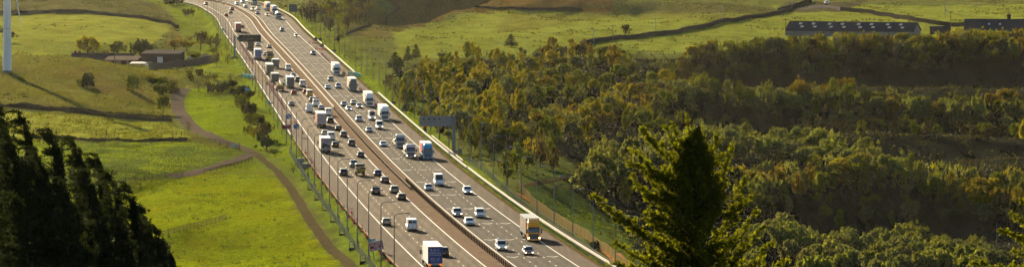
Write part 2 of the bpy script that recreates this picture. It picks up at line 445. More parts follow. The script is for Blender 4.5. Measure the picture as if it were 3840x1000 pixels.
# ------------------------------------------------------------------ roads
def ribbon(name, Ys, l0, l1, dz, m, n=1, kind="structure"):
    V = []; k = n + 1
    for Y in Ys:
        for j in range(k): V.append(rp(Y, l0 + (l1 - l0) * j / n, dz))
    Qs = [(i * k + j, i * k + j + 1, (i + 1) * k + j + 1, (i + 1) * k + j) for i in range(len(Ys) - 1) for j in range(n)]
    me_ = np_mesh(name, V, Qs, m, True)
    at = me_.attributes.new("lat", 'FLOAT', 'POINT'); at.data.foreach_set("value", np.tile(np.abs(l0 + (l1 - l0) * np.arange(k) / n) - 2.6, len(Ys)).astype(np.float32))
    return tag(link(bpy.data.objects.new(name, me_)), kind=kind)
YR = list(np.arange(545, 2500, 6.0))
def asphalt(name, c, tracks=False):
    m = bpy.data.materials.new(name); m.use_nodes = True
    n = m.node_tree.nodes; l = m.node_tree.links; b = n["Principled BSDF"]
    tc = n.new("ShaderNodeTexCoord"); mp = n.new("ShaderNodeMapping")
    mp.inputs["Rotation"].default_value = (0, 0, math.radians(-5.9)); mp.inputs["Scale"].default_value = (1.1, .022, 1)
    l.new(tc.outputs["Object"], mp.inputs[0])
    n1 = n.new("ShaderNodeTexNoise"); n1.inputs["Scale"].default_value = 1.0; n1.inputs["Detail"].default_value = 5
    l.new(mp.outputs[0], n1.inputs["Vector"])
    n2 = n.new("ShaderNodeTexNoise"); n2.inputs["Scale"].default_value = .06; n2.inputs["Detail"].default_value = 6
    l.new(tc.outputs["Object"], n2.inputs["Vector"])
    r = n.new("ShaderNodeMapRange"); r.inputs[1].default_value = .3; r.inputs[2].default_value = .7; r.inputs[3].default_value = .72; r.inputs[4].default_value = 1.3
    l.new(n1.outputs["Fac"], r.inputs[0])
    r2 = n.new("ShaderNodeMapRange"); r2.inputs[1].default_value = .3; r2.inputs[2].default_value = .7; r2.inputs[3].default_value = .85; r2.inputs[4].default_value = 1.15
    l.new(n2.outputs["Fac"], r2.inputs[0])
    ma = n.new("ShaderNodeMath"); ma.operation = 'MULTIPLY'; l.new(r.outputs[0], ma.inputs[0]); l.new(r2.outputs[0], ma.inputs[1])
    mx = n.new("ShaderNodeMix"); mx.data_type = 'RGBA'; mx.blend_type = 'MULTIPLY'; mx.inputs[0].default_value = 1
    fac = ma.outputs[0]
    if tracks:   # darker wheel tracks along every lane
        at = n.new("ShaderNodeAttribute"); at.attribute_name = "lat"
        w = n.new("ShaderNodeMath"); w.operation = 'MULTIPLY'; w.inputs[1].default_value = 2 * math.pi * 2 / 3.62; l.new(at.outputs["Fac"], w.inputs[0])
        cs = n.new("ShaderNodeMath"); cs.operation = 'COSINE'; l.new(w.outputs[0], cs.inputs[0])
        rr = n.new("ShaderNodeMapRange"); rr.inputs[1].default_value = -1; rr.inputs[2].default_value = 1; rr.inputs[3].default_value = .82; rr.inputs[4].default_value = 1.16
        l.new(cs.outputs[0], rr.inputs[0])
        m3 = n.new("ShaderNodeMath"); m3.operation = 'MULTIPLY'; l.new(fac, m3.inputs[0]); l.new(rr.outputs[0], m3.inputs[1]); fac = m3.outputs[0]
    mx.inputs[6].default_value = (*c, 1); l.new(fac, mx.inputs[7]); l.new(mx.outputs[2], b.inputs["Base Color"])
    b.inputs["Roughness"].default_value = .93; b.inputs["Specular IOR Level"].default_value = .02
    nb = n.new("ShaderNodeTexNoise"); nb.inputs["Scale"].default_value = 9; l.new(tc.outputs["Object"], nb.inputs["Vector"])
    bp = n.new("ShaderNodeBump"); bp.inputs["Distance"].default_value = .02; l.new(nb.outputs["Fac"], bp.inputs["Height"]); l.new(bp.outputs[0], b.inputs["Normal"])
    return m
A_LEFT, A_RIGHT, A_SH = asphalt("asphalt_warm_lit", (.090, .062, .039), True), asphalt("asphalt", (.050, .039, .029), True), asphalt("asphalt_shoulder", (.066, .042, .025))  # left carriageway is paler, with warm sunlight put into its base colour
ribbon("left_carriageway", YR, -13.6, -2.4, 0, A_LEFT, 4)
ribbon("left_hard_shoulder", YR, -17.75, -13.6, 0, A_SH, 2)
ribbon("right_carriageway", YR, 2.4, 13.6, 0, A_RIGHT, 4)
ribbon("right_hard_shoulder", YR, 13.6, 17.1, 0, A_SH, 2)
ribbon("central_reservation", YR, -2.4, 2.4, -.01, mat("reservation_dirt", (.225, .158, .108), .9, col2=(.150, .108, .076), vscale=.5), 2)
ribbon("kerb_debris", YR, 17.1, 17.75, .02, mat("roadside_grit", (.11, .07, .035), .95, var=.4, vscale=1.2), 1)
WHITE = mat("road_paint", (.52, .49, .43), .6, var=.12, vscale=.8)
for nm, la in (("left_edge_line", -13.45), ("left_inner_line", -2.6), ("right_inner_line", 2.6), ("right_edge_line", 13.45)):
    ribbon(nm, YR, la - .11, la + .11, .006, WHITE)
V = []; Qd = []
for la in (-9.82, -6.2, 6.2, 9.82):
    for Y in np.arange(600 + (la % 3), 2150, 9.0):
        k = len(V); w = .085
        V += [rp(Y, la - w, .008), rp(Y, la + w, .008), rp(Y + 2.0, la + w, .008), rp(Y + 2.0, la - w, .008)]; Qd.append((k, k + 1, k + 2, k + 3))
tag(link(bpy.data.objects.new("lane_dashes", np_mesh("lane_dashes", V, Qd, WHITE))), kind="structure")
V = []; Qd = []
for la in (4.4, 8.0, 11.6):
    for i, Y in enumerate(np.arange(612, 1900, 40.0)):
        k = len(V)
        for sx in (-1, 1):
            k = len(V)
            V += [rp(Y, la, .008), rp(Y + 1.6, la + sx * 1.05, .008), rp(Y + 2.6, la + sx * 1.05, .008), rp(Y + .9, la, .008)]
            Qd.append((k, k + 1, k + 2, k + 3))
tag(link(bpy.data.objects.new("chevron_markings", np_mesh("chevron_markings", V, Qd, mat("worn_paint", (.30, .27, .22), .7, var=.35, vscale=1.5)))), kind="structure")
PALE = mat("pale_concrete", (.24, .18, .11), .85, var=.15, vscale=.7)
ribbon("reservation_kerb", YR[70:], -.75, -.45, .05, PALE)

# farm lanes and tracks: pixel path on the ground -> ribbon that follows the terrain
def path_pts(px, step=2.5):
    P = [hit(u, v) for u, v in px]; P = [p for p in P if p]
    out = []
    for a_, b_ in zip(P[:-1], P[1:]):
        n = max(1, int((b_ - a_).length / step))
        for i in range(n): out.append(a_.lerp(b_, i / n))
    out.append(P[-1])
    for _ in range(6):
        out = [out[0]] + [(out[i - 1] + out[i] * 2 + out[i + 1]) / 4 for i in range(1, len(out) - 1)] + [out[-1]]
    return out
LANES = []
def lane(name, px, w, m, dz=.10):
    P = path_pts(px); V = []; k = 5; LANES.extend((q.x, q.y) for q in P)
    for i, p in enumerate(P):
        t = (P[min(i + 1, len(P) - 1)] - P[max(i - 1, 0)]); t.z = 0; t.normalize(); nn = Vector((-t.y, t.x, 0))
        ww = w if not callable(w) else w(i / (len(P) - 1))
        for j in range(k):
            q = p + nn * ww * (j / (k - 1) - .5); V.append((q.x, q.y, g(q.x, q.y) + dz))
    Qs = [(i * k + j, i * k + j + 1, (i + 1) * k + j + 1, (i + 1) * k + j) for i in range(len(P) - 1) for j in range(k - 1)]
    return tag(link(bpy.data.objects.new(name, np_mesh(name, V, Qs, m, True))), kind="structure")
LANE_M = mat("lane_surface", (.125, .096, .070), .9, col2=(.085, .066, .050), vscale=.35, bump=.03, bscale=2)
TRACK_M = mat("track_surface", (.095, .066, .040), .95, col2=(.060, .055, .022), vscale=.5, bump=.04, bscale=2)
DIRT_M = mat("orange_dirt", (.30, .14, .055), .95, var=.3, vscale=.6)
lane("farm_lane", [(700,334),(672,352),(664,380),(672,420),(700,455),(745,490),(800,515),(860,538),(915,558),(955,574)], 4.2, LANE_M)
lane("farm_lane_branch", [(948,578),(905,596),(850,612),(780,632),(720,650),(640,664)], 3.4, LANE_M, .12)
lane("field_track", [(955,576),(985,600),(1030,636),(1062,672),(1090,705),(1122,755),(1150,808),(1186,860),(1222,912),(1270,958),(1318,1004),(1350,1040)], 2.1, TRACK_M, .11)
lane("grass_track", [(640,664),(760,648),(900,643),(1000,647),(1050,662)], 1.6, mat("worn_grass", (.16, .14, .035), .95, var=.3, vscale=.6), .06)
lane("dirt_path", [(1955,728),(2020,770),(2090,815),(2170,868),(2250,925),(2330,985),(2390,1030)], 3.4, DIRT_M, .15)
lane("dirt_footpath", [(1940,704),(2000,692),(2070,678),(2125,662)], 1.1, mat("brown_dirt", (.10, .055, .028), .95), .08)
lane("upper_lane", [(2995,34),(3050,29),(3100,22),(3160,36),(3200,42)], 9, mat("pale_lane", (.13, .11, .10), .9, var=.15, vscale=.5), .12)
lane("wood_track", [(3620,606),(3700,600),(3780,594),(3900,588)], 2.2, mat("dark_dirt", (.05, .036, .022), .95, var=.3, vscale=.5), .12)  # dark brown, mottled dirt

# ------------------------------------------------------------------ motorway furniture
STEEL = mat("galvanised_steel", (.16, .17, .18), .5, var=.15, vscale=1, spec=.4)
DARK = mat("dark_metal", (.035, .037, .04), .5, spec=.4)
RAIL = mat("pale_rail", (.36, .31, .24), .7, var=.12, vscale=.5)
CONC = mat("concrete", (.17, .15, .12), .9, var=.2, vscale=.8)
WOOD = mat("weathered_timber", (.085, .062, .042), .9, var=.3, vscale=2)
TAN = mat("new_timber", (.62, .45, .19), .85, var=.3, vscale=1.5, stretch=(1, 1, .2))
RED = mat("red_plastic", (.62, .035, .02), .5); WHT = mat("white_plastic", (.75, .73, .70), .5)
SIGNB = mat("sign_back", (.045, .055, .06), .55, var=.15, vscale=1)
BLACK = mat("black_panel", (.018, .017, .016), .6, var=.2, vscale=2)
GREY = mat("grey_box", (.13, .14, .14), .6, var=.1, vscale=1)

def sweep_bar(mb, Ys, la, z0, w, h, zf=None):
    """a continuous bar following the road"""
    V = []; F = []
    for i, Y in enumerate(Ys):
        a_, b_ = rp(Y, la - w / 2), rp(Y, la + w / 2)
        zz = 0 if zf is None else zf(a_) - a_.z
        for p, z in ((a_, z0), (b_, z0), (b_, z0 + h), (a_, z0 + h)): V.append((p.x, p.y, p.z + z + zz))
        if i:
            k = (i - 1) * 4
            for j in range(4): F.append((k + j, k + (j + 1) % 4, k + 4 + (j + 1) % 4, k + 4 + j))
    F += [(0, 1, 2, 3), tuple(range(len(V) - 4, len(V)))]
    mb.add(V, F)
def posts(mb, Ys, la, z0, h, w=.1, d=.1, zf=None):
    for Y in Ys:
        p = rp(Y, la); z = p.z if zf is None else zf(p)
        mb.box(p.x - w / 2, p.x + w / 2, p.y - d / 2, p.y + d / 2, z + z0, z + z0 + h)
GF = lambda p: g(p.x, p.y)
def post_parts(root, Ys, la, z0, h, w, m_, zf=None, shape=None):
    """the first hundred posts as parts, any more as one mass"""
    me_ = MB().box(-w / 2, w / 2, -w / 2, w / 2, z0, h).mesh("post"); me_.materials.append(m_)
    for Y in Ys[:100]:
        p = rp(Y, la); o = link(bpy.data.objects.new("post", me_), root); o.location = Vector((p.x, p.y, p.z if zf is None else zf(p))) - root.location
    if len(Ys) > 100:
        b_ = MB(); posts(b_, Ys[100:], la, z0, h - z0, w, w, zf); q_ = b_.build("farther_posts", m_, root); q_.location = -root.location; q_["kind"] = "stuff"
def barrier(y0, y1, la, label, m_rail, m_post, zr=.55, hr=.32, w=.22, sp=3.2, ph=.8, group=None, pw=.12):
    root = empty("crash_barrier", rp(y0, la)); inv = -root.location
    tag(root, label, "crash barrier", group)
    a_ = MB(); Ys = list(np.arange(y0, y1, 8.0)) + [y1]; sweep_bar(a_, Ys, la, zr, w, hr)
    r_ = a_.build("rail", m_rail, root); r_.location = inv
    post_parts(root, list(np.arange(y0, y1, sp)), la, -.3, ph, pw, m_post)
    return root
# central reservation: wire and post barrier near, closed steel barrier farther off
b1 = barrier(640, 893, .85, "near run of the central barrier, close dark posts joined by thin steel rope", mat("black_steel", (.012, .011, .010), .8), mat("black_steel", ()), .66, .04, .04, 3.0, 1.05, pw=.20)
mb = MB(); sweep_bar(mb, list(np.arange(640, 894, 8.0)), .85, .38, .04, .04); o = mb.build("lower_rope", mat("black_steel", ()), b1); o.location = -b1.location
barrier(868, 1180, .1, "long dark central barrier with pale top rail, starting beside the yellow tipper truck", mat("rusty_rail", (.07, .045, .025), .7, var=.3, vscale=1), mat("black_steel", ()), .55, .22, .12, 3.0, .95, pw=.18)
barrier(1184, 2300, 0, "far central barrier curving away to the top of the photo", mat("rusty_rail", ()), DARK, .35, .5, .35, 6.0, .8)
# right verge
barrier(640, 930, 18.75, "near pale steel barrier along the right verge below the wooden paling fence", RAIL, STEEL, .5, .34, .34, 3.2, .8)
barrier(640, 770, 19.75, "second pale rail running behind the near right verge barrier", mat("dull_rail", (.16, .14, .11), .8), STEEL, .45, .22, .12, 3.2, .8)
barrier(932, 1262, 18.6, "pale steel barrier on the right verge passing the big cantilever gantry", RAIL, STEEL, .5, .34, .34, 3.2, .8)
barrier(955, 1052, 19.7, "short second rail in front of the right gantry leg", RAIL, STEEL, .5, .30, .2, 3.2, .8)
barrier(1385, 2250, 18.4, "far pale barrier on the right verge curving away uphill", RAIL, STEEL, .45, .36, .36, 6.4, .8)
# left verge
barrier(1060, 1330, -18.4, "pale steel barrier on the left verge beside the blue arrow signs", RAIL, STEEL, .45, .3, .25, 3.2, .7)
barrier(1370, 2250, -18.4, "far left verge barrier running past the dark gantry", RAIL, STEEL, .45, .3, .25, 6.4, .7)
# retaining wall with coping, near left
Ys = list(np.arange(620, 1061, 7.0))
root = tag(empty("retaining_wall", rp(700, -18)), "dark concrete retaining wall holding up the left hard shoulder above the grass bank", "retaining wall")
mb = MB(); sweep_bar(mb, Ys, -17.98, -1.7, .25, 1.85); mb.build("wall", mat("dark_concrete", (.022, .019, .016), .9, var=.3, vscale=1), root).location = -root.location
mb = MB(); sweep_bar(mb, Ys, -17.98, .155, .34, .18); mb.build("coping", mat("coping", (.33, .24, .14), .8, var=.3, vscale=1), root).location = -root.location

def mesh_fence(y0, y1, la, label, h=1.8, col=None, sp=3.0, drop=None):
    col = col or STEEL
    root = tag(empty("mesh_fence", rp(y0, la)), label, "fence")
    Ys = np.arange(y0, y1, sp); inv = -root.location
    zf = GF
    post_parts(root, list(Ys), la, -.2, h + .1, .09, col, zf)
    w_ = MB()
    P = [rp(Y, la) for Y in Ys]; P = [Vector((p.x, p.y, g(p.x, p.y))) for p in P]
    for a_, b_ in zip(P[:-1], P[1:]):
        for k in (0, 4): w_.bar(a_ + Vector((0, 0, .12 + k * h / 4.4)), b_ + Vector((0, 0, .12 + k * h / 4.4)), .015, .025)
        for k in range(2):
            t0, t1 = k / 2, (k + 1) / 2
            w_.bar(a_.lerp(b_, t0) + Vector((0, 0, .1)), a_.lerp(b_, t1) + Vector((0, 0, h)), .015, .02)
            w_.bar(a_.lerp(b_, t0) + Vector((0, 0, h)), a_.lerp(b_, t1) + Vector((0, 0, .1)), .015, .02)
    w_.build("wire_mesh", col, root).location = inv
mesh_fence(640, 1010, -20.9, "grey wire mesh fence along the left bank behind the lamp columns", 1.7, mat("pale_wire", (.26, .26, .20), .6))
mesh_fence(640, 960, 20.9, "grey wire mesh fence behind the right verge barrier, beside the dirt path", 1.9)

# slatted paling fence, near right
root = tag(empty("paling_fence", rp(700, 26.6)), "long new wooden paling fence below the right verge", "fence")
Ys = np.arange(650, 889, .30); V = MB(); inv = -root.location
for Y in Ys:
    p = rp(Y, 26.6); z = g(p.x, p.y); hh = 1.95 + random.uniform(-.06, .06)
    V.box(p.x - .02, p.x + .02, p.y - .11, p.y + .11, z - .3, z + hh)
o = V.build("pales", TAN, root); o.location = inv; o["kind"] = "stuff"
post_parts(root, list(np.arange(650, 889, 2.9)), 26.72, -.3, 1.9, .12, TAN, GF)
V = MB(); P = [rp(Y, 26.66) for Y in np.arange(650, 889, 2.9)]
for a_, b_ in zip(P[:-1], P[1:]):
    for z in (.5, 1.4): V.bar((a_.x, a_.y, g(a_.x, a_.y) + z), (b_.x, b_.y, g(b_.x, b_.y) + z), .05, .1)
V.build("rails", TAN, root).location = inv

# lamp columns
LAMPM = mat("lamp_grey", (.075, .095, .115), .5, spec=.4)
def lamp_meshes():
    c = MB(); c.tube((0, 0, -.6), (0, 0, 1.6), .15, .14, 8); c.tube((0, 0, 1.6), (0, 0, 12.0), .11, .07, 8)
    pts = [Vector((0, 0, 12.0)), Vector((.12, 0, 12.45)), Vector((.5, 0, 12.68)), Vector((1.9, 0, 12.85))]
    a_ = MB()
    for p, q in zip(pts[:-1], pts[1:]): a_.tube(p, q, .06, .05, 6)
    h_ = MB(); h_.box(1.75, 2.6, -.17, .17, 12.74, 12.92, .04)
    return c.mesh("column"), a_.mesh("bracket"), h_.mesh("lantern")
LM = lamp_meshes()
for m_ in LM: m_.materials.append(LAMPM)
ORD = "first second third fourth fifth sixth seventh eighth ninth tenth eleventh twelfth thirteenth fourteenth fifteenth sixteenth seventeenth eighteenth nineteenth twentieth".split()
def ordn(n):
    if n <= 20: return ORD[n - 1]
    t = {2: "twenty", 3: "thirty", 4: "forty", 5: "fifty"}[n // 10]; r = n % 10
    return (t + "-" + ORD[r - 1]) if r else {30: "thirtieth", 40: "fortieth", 50: "fiftieth"}[n]
def lamp(Y, la, label, group):
    p = rp(Y, la); z = g(p.x, p.y)
    r_ = empty("street_lamp", (p.x, p.y, z), head(Y) + (math.pi if la > 0 else 0))
    tag(r_, label, "street lamp", group)
    for nm, me_ in zip(("column", "bracket", "lantern"), LM): link(bpy.data.objects.new(nm, me_), r_)
    return r_
yy = 650.0; n_ = 0
LEFTL = []
while yy < 2230:
    LEFTL.append(yy); yy += 30.2 if yy < 1100 else 32
for i, Y in enumerate(LEFTL):
    lamp(Y, -20.3, f"{ordn(i + 1)} grey lamp column going up the left verge from the photo's bottom edge", "lamp columns along the left verge")
yy = 653.0; i = 0
while yy < 2230:
    la = 21.6
    lamp(yy, la, f"{ordn(i + 1)} grey lamp column going up the right verge from the photo's bottom edge", "lamp columns along the right verge")
    yy += 30.5 if yy < 1100 else 32; i += 1
# brick and rail platforms under the near left lamps
for i, Y in enumerate([y for y in LEFTL if y < 950]):
    p = rp(Y, -20.9); z = g(p.x, p.y)
    r_ = tag(empty("lamp_platform", (p.x, p.y, z), head(Y)), f"dark railed platform round the foot of the {ordn(i + 1)} left lamp column", "platform", "railed platforms under the left lamp columns")
    b_ = MB(); b_.box(-1.0, .9, -1.0, 1.0, -1.6, .15); b_.build("base", mat("dark_base", (.03, .028, .025), .9, var=.3, vscale=2), r_)
    b_ = MB()
    for x, y in ((-.95, -.85), (-.95, .85), (.85, -.85), (.85, .85), (-.05, -.85)): b_.box(x - .04, x + .04, y - .04, y + .04, .15, 1.35)
    for z_ in (.7, 1.3):
        b_.box(-.95, .85, -.88, -.82, z_, z_ + .05); b_.box(-.95, .85, .82, .88, z_, z_ + .05); b_.box(-.98, -.92, -.85, .85, z_, z_ + .05)
    b_.build("railing", DARK, r_)

# ---- writing helper: stroke letters as thin raised bars
def text_mesh(name, txt, size, m, parent, loc, rx=math.pi / 2, rz=0.0, align='CENTER', ext=.004):
    cu = bpy.data.curves.new(name, 'FONT'); cu.body = txt; cu.size = size; cu.extrude = ext
    cu.align_x = align; cu.align_y = 'CENTER'; cu.resolution_u = 2
    t = bpy.data.objects.new("tmp", cu); COL.objects.link(t)
    bpy.context.view_layer.update()
    me_ = bpy.data.meshes.new_from_object(t); bpy.data.objects.remove(t); bpy.data.curves.remove(cu)
    me_.materials.clear(); me_.materials.append(m)
    o = link(bpy.data.objects.new(name, me_), parent); o.location = loc; o.rotation_euler = (rx, 0, rz)
    return o
PAINTW = mat("letter_white", (.8, .8, .8), .5)

# ---- gantries
def gantry(u, v, reach, label, panel_mat, face, leg=9.2, pz=6.6, ph=2.5, x0=0.0, frame=True):
    p = hit(u, v, 0)
    r_ = tag(empty("gantry", p, 0), label, "gantry")
    sx = 1 if reach > 0 else -1
    b_ = MB(); b_.box(-1.1, 1.1, -.9, .9, -.6, .75, .05); b_.box(-1.7, 1.7, -.5, .5, -.6, .35); b_.build("footing", CONC, r_)
    b_ = MB(); b_.box(-.42, .42, -.35, .35, .7, leg, .04); b_.build("leg", mat("gantry_steel", (.12, .15, .18), .5, var=.1, vscale=1), r_, bevel=.03)
    b_ = MB(); a0, a1 = sorted((x0 * sx, reach)); b_.box(a0, a1, .1, .95, pz + ph * .25, pz + ph * .7); b_.build("boom", mat("gantry_steel", ()), r_)
    b_ = MB(); b_.box(a0 + (0 if sx < 0 else .6), a1 - (0 if sx > 0 else .6), -.5, .1, pz, pz + ph); b_.build("sign_panel", panel_mat, r_, bevel=.03)
    if frame:
        b_ = MB(); n = 6
        for i in range(n + 1):
            x = a0 + (a1 - a0 - .6) * i / n; b_.box(x - .05, x + .05, -.62, -.5, pz, pz + ph + .12)
        for z_ in (pz, pz + ph * .45, pz + ph): b_.box(a0, a1, -.6, -.5, z_, z_ + .1)
        b_.build("frame", mat("gantry_steel", ()), r_)
        b_ = MB()
        for i in range(4): b_.box(a0 + .9 + i * 1.35, a0 + 1.3 + i * 1.35, -.56, -.5, pz + ph * .68, pz + ph * .8)
        b_.build("lamp_unit", mat("dark_glass", (.02, .025, .03), .15, spec=.6), r_)
    else:
        b_ = MB(); b_.box(a0, a1, -.56, -.5, pz + ph * .48, pz + ph * .52)
        b_.box(a0 + 2.2, a0 + 2.35, -.57, -.5, pz + .9, pz + 1.05); b_.box(a0 + 4.1, a0 + 4.3, -.57, -.5, pz + .8, pz + .95)
        b_.build("trim", mat("panel_trim", (.04, .04, .04), .5), r_)
    return r_
gr = gantry(1702, 572, -8.9, "large grey cantilever gantry on the right verge, seen from behind", mat("gantry_back", (.17, .19, .21), .55, var=.15, vscale=1.5), -1, 9.4, 6.9, 2.5)
b_ = MB(); b_.tube((-2.3, .4, 9.4), (-2.3, .4, 10.3), .06); b_.box(-2.55, -2.05, .2, .6, 10.3, 10.65); b_.build("camera_pole", DARK, gr)
gantry(880, 219, 10.2, "black switched-off matrix gantry over the left carriageway beyond the cones", BLACK, 1, 9.0, 6.4, 2.8, .9, False)

def sign(name, u, v, label, parts_fn, cat="sign", rz=0.0, D=None):
    p = hit(u, v) if D is None else Vector(D)
    r_ = tag(empty(name, p, rz), label, cat); parts_fn(r_); return r_
def two_posts(r_, x, h, m=STEEL, w=.07):
    for s_ in (-1, 1):
        b_ = MB(); b_.box(s_ * x - w, s_ * x + w, .03, .03 + 2 * w, -.5, h); b_.build("post", m, r_)
# big direction sign, seen from behind, top
def fn(r_):
    two_posts(r_, 1.1, 5.6, DARK, .12)
    b_ = MB(); b_.box(-2.0, 2.0, -.08, .03, 2.1, 5.8); b_.build("panel", mat("sign_grey", (.08, .095, .10), .5), r_, bevel=.02)
    b_ = MB()
    for z_ in (2.8, 3.7, 4.6, 5.4): b_.box(-1.95, 1.95, -.14, -.08, z_, z_ + .08)
    b_.build("stiffeners", DARK, r_)
sign("road_sign", 1099, 62, "large grey rectangular road sign back, right verge near the top of the photo", fn)
# black round and square signs
def disc(r_, rad, z, m, part="panel", n=20, y0=-.06, y1=0.0):
    b_ = MB(); b_.tube((0, y0, z), (0, y1, z), rad, rad, n); return b_.build(part, m, r_)
for (u, v, kind, lab) in ((1184, 160, 0, "upper black round sign back standing at the right verge barrier"),
                          (1201, 160, 1, "black square sign back just right of the upper round sign"),
                          (1208, 184, 0, "lower black round sign back standing at the right verge barrier"),
                          (1254, 200, 2, "small dark rectangular sign back low on the grass beside the right barrier"),
                          (1475, 398, 2, "dark square sign back on the right verge between lamp columns")):
    def fn(r_, kind=kind):
        b_ = MB(); b_.box(-.05, .05, .03, .13, -.4, 1.6); b_.build("post", DARK, r_)
        if kind == 0: disc(r_, .78, 1.45, SIGNB)
        elif kind == 1: b_ = MB(); b_.box(-.75, .75, -.05, .02, .8, 1.95); b_.build("panel", SIGNB, r_, bevel=.02)
        else: b_ = MB(); b_.box(-.7, .7, -.05, .02, .7, 1.5); b_.build("panel", SIGNB, r_, bevel=.02)
    sign("road_sign", u, v, lab, fn)
def fn(r_):   # triangular warning sign back
    two_posts(r_, .35, 1.2, DARK)
    b_ = MB(); b_.box(-.95, .95, -.05, .02, .55, 1.05); b_.build("plate", SIGNB, r_)
    b_ = MB(); b_.add([(-1.0, -.06, 1.1), (1.0, -.06, 1.1), (0, -.06, 2.6), (-1.0, .02, 1.1), (1.0, .02, 1.1), (0, .02, 2.6)], [(0, 1, 2), (5, 4, 3), (0, 3, 4, 1), (1, 4, 5, 2), (2, 5, 3, 0)]); b_.build("panel", SIGNB, r_)
sign("warning_sign", 1516, 424, "dark triangular sign back with a plate under it, right verge above the gantry", fn)
def fn(r_):
    two_posts(r_, .4, 1.0, DARK)
    b_ = MB(); b_.box(-.45, .45, -.3, .3, .2, 2.1); b_.build("cabinet", DARK, r_); b_ = MB(); b_.box(-.4, .4, -.36, -.3, 1.4, 2.05); b_.build("red_panel", RED, r_)
sign("emergency_marker", 1594, 498, "narrow dark marker post with a red top, right verge under the gantry", fn, "marker")
# blue keep-right arrow signs on frames
BLUE = mat("sign_blue", (.02, .085, .30), .5)
for u, v, lab in ((1081, 472, "upper round blue arrow sign on a frame on the left hard shoulder"), (1111, 511, "lower round blue arrow sign on a frame at the left edge line")):
    X_, Y_ = road_px(u, v + 0)
    def fn(r_):
        for s_ in (-1, 1):
            b_ = MB(); b_.tube((s_ * .62, .1, 0), (s_ * .5, 0, 2.6), .045); b_.tube((s_ * .62, -.5, .04), (s_ * .62, .7, .04), .045); b_.build("stand", STEEL, r_)
        disc(r_, .80, 2.75, WHT, "rim", 24, -.04, .0); disc(r_, .74, 2.75, BLUE, "face", 24, -.055, -.035)
        b_ = MB(); w = .1
        b_.add([(-.42, -.075, 3.24), (-.28, -.075, 3.36), (.26, -.075, 2.72), (.14, -.075, 2.58)], [(0, 1, 2, 3)])
        b_.add([(.42, -.075, 2.32), (.42, -.075, 2.85), (.28, -.075, 2.85), (.28, -.075, 2.46), (-.1, -.075, 2.46), (-.1, -.075, 2.32)], [(0, 1, 2, 3), (0, 3, 4, 5)])
        b_.build("arrow", WHT, r_)
    sign("arrow_sign", 0, 0, lab, fn, "road sign", 0, (X_, Y_, float(roadZ(Y_)) + .01))
MAR = mat("sign_maroon", (.23, .012, .04), .5)
def fn(r_):
    two_posts(r_, .9, 1.5)
    b_ = MB(); b_.box(-1.25, 1.25, -.05, .02, .9, 2.05); b_.build("panel", MAR, r_, bevel=.01)
    b_ = MB(); b_.box(-.55, .55, -.07, -.05, 1.55, 2.0); b_.build("plate", mat("plate_grey", (.25, .2, .22), .5), r_)
sign("works_sign", 1076, 495, "low maroon works sign on the left verge below the upper blue arrow sign", fn)
def fn(r_):
    two_posts(r_, .8, 1.5)
    b_ = MB(); b_.box(-1.3, 1.3, -.06, .02, .75, 2.45); b_.build("border", mat("sign_edge", (.55, .5, .5), .5), r_, bevel=.02)
    b_ = MB(); b_.box(-1.2, 1.2, -.08, -.06, .85, 2.35); b_.build("face", MAR, r_)
    for k, t_ in enumerate(("NO HARD", "SHOULDER", "FOR", "400 YARDS")): text_mesh("lettering", t_, .42, PAINTW, r_, (0, -.09, 2.14 - k * .37))
    b_ = MB(); b_.box(-1.05, .05, -.08, -.01, 2.50, 2.98); b_.build("blue_plate", mat("plate_blue", (.015, .22, .38), .5), r_)
    text_mesh("lettering", "1.0", .3, PAINTW, r_, (-.5, -.09, 2.74)); r_.rotation_euler = (0, math.radians(-11), 0)
p_ = rp(705, -19.0)
sign("works_sign", 0, 0, "tilted maroon NO HARD SHOULDER FOR 400 YARDS sign at the bottom left of the motorway", fn, "road sign", 0, (p_.x, p_.y, g(p_.x, p_.y) + .9))
def fn(r_):
    two_posts(r_, .35, 1.7); b_ = MB(); b_.box(-.45, .45, -.05, .03, 1.0, 1.9); b_.build("panel", mat("plate_blue", ()), r_)
sign("marker_sign", 1008, 402, "small light blue marker sign on the left verge beside a lamp column", fn)
def fn(r_):
    two_posts(r_, .35, 1.2, DARK); b_ = MB(); b_.box(-.5, .5, -.05, .03, .55, 1.35); b_.build("panel", MAR, r_)
sign("marker_sign", 1016, 400, "small maroon plate on the left verge beside the light blue marker sign", fn)
def fn(r_):
    two_posts(r_, .25, 1.5, DARK); b_ = MB(); b_.box(-.35, .35, -.05, .03, .7, 1.6); b_.build("panel", BLUE, r_)
sign("marker_sign", 916, 336, "small dark blue sign on the grass left of the lamp columns", fn)
def fn(r_):
    two_posts(r_, .4, 1.9, DARK)
    b_ = MB(); b_.add([(-.75, -.05, 1.7), (0, -.05, .95), (.75, -.05, 1.7), (0, -.05, 2.45)], [(0, 1, 2, 3)]); b_.build("diamond", mat("sign_lilac", (.25, .26, .36), .5), r_)
    b_ = MB(); b_.box(-.75, .75, -.05, .03, .1, .85); b_.build("plate", mat("sign_lilac", ()), r_)
sign("temporary_sign", 844, 132, "pale diamond sign over a square plate beside the far left barrier", fn)
def fn(r_):
    two_posts(r_, .3, 1.6, DARK); b_ = MB(); b_.box(-.5, .5, -.05, .03, .8, 1.7); b_.build("panel", mat("plate_blue", ()), r_)
sign("marker_sign", 836, 122, "small blue sign beside the pale diamond sign, far left verge", fn)
def fn(r_):
    b_ = MB(); b_.box(-.55, .55, -.35, .35, -.3, 1.5); b_.build("body", RED, r_, bevel=.03); b_ = MB(); b_.box(-.2, .2, -.38, -.35, .9, 1.2); b_.build("plate", WHT, r_)
sign("barrier_box", 863, 158, "small red box at the far left barrier above the dark gantry leg", fn, "box")
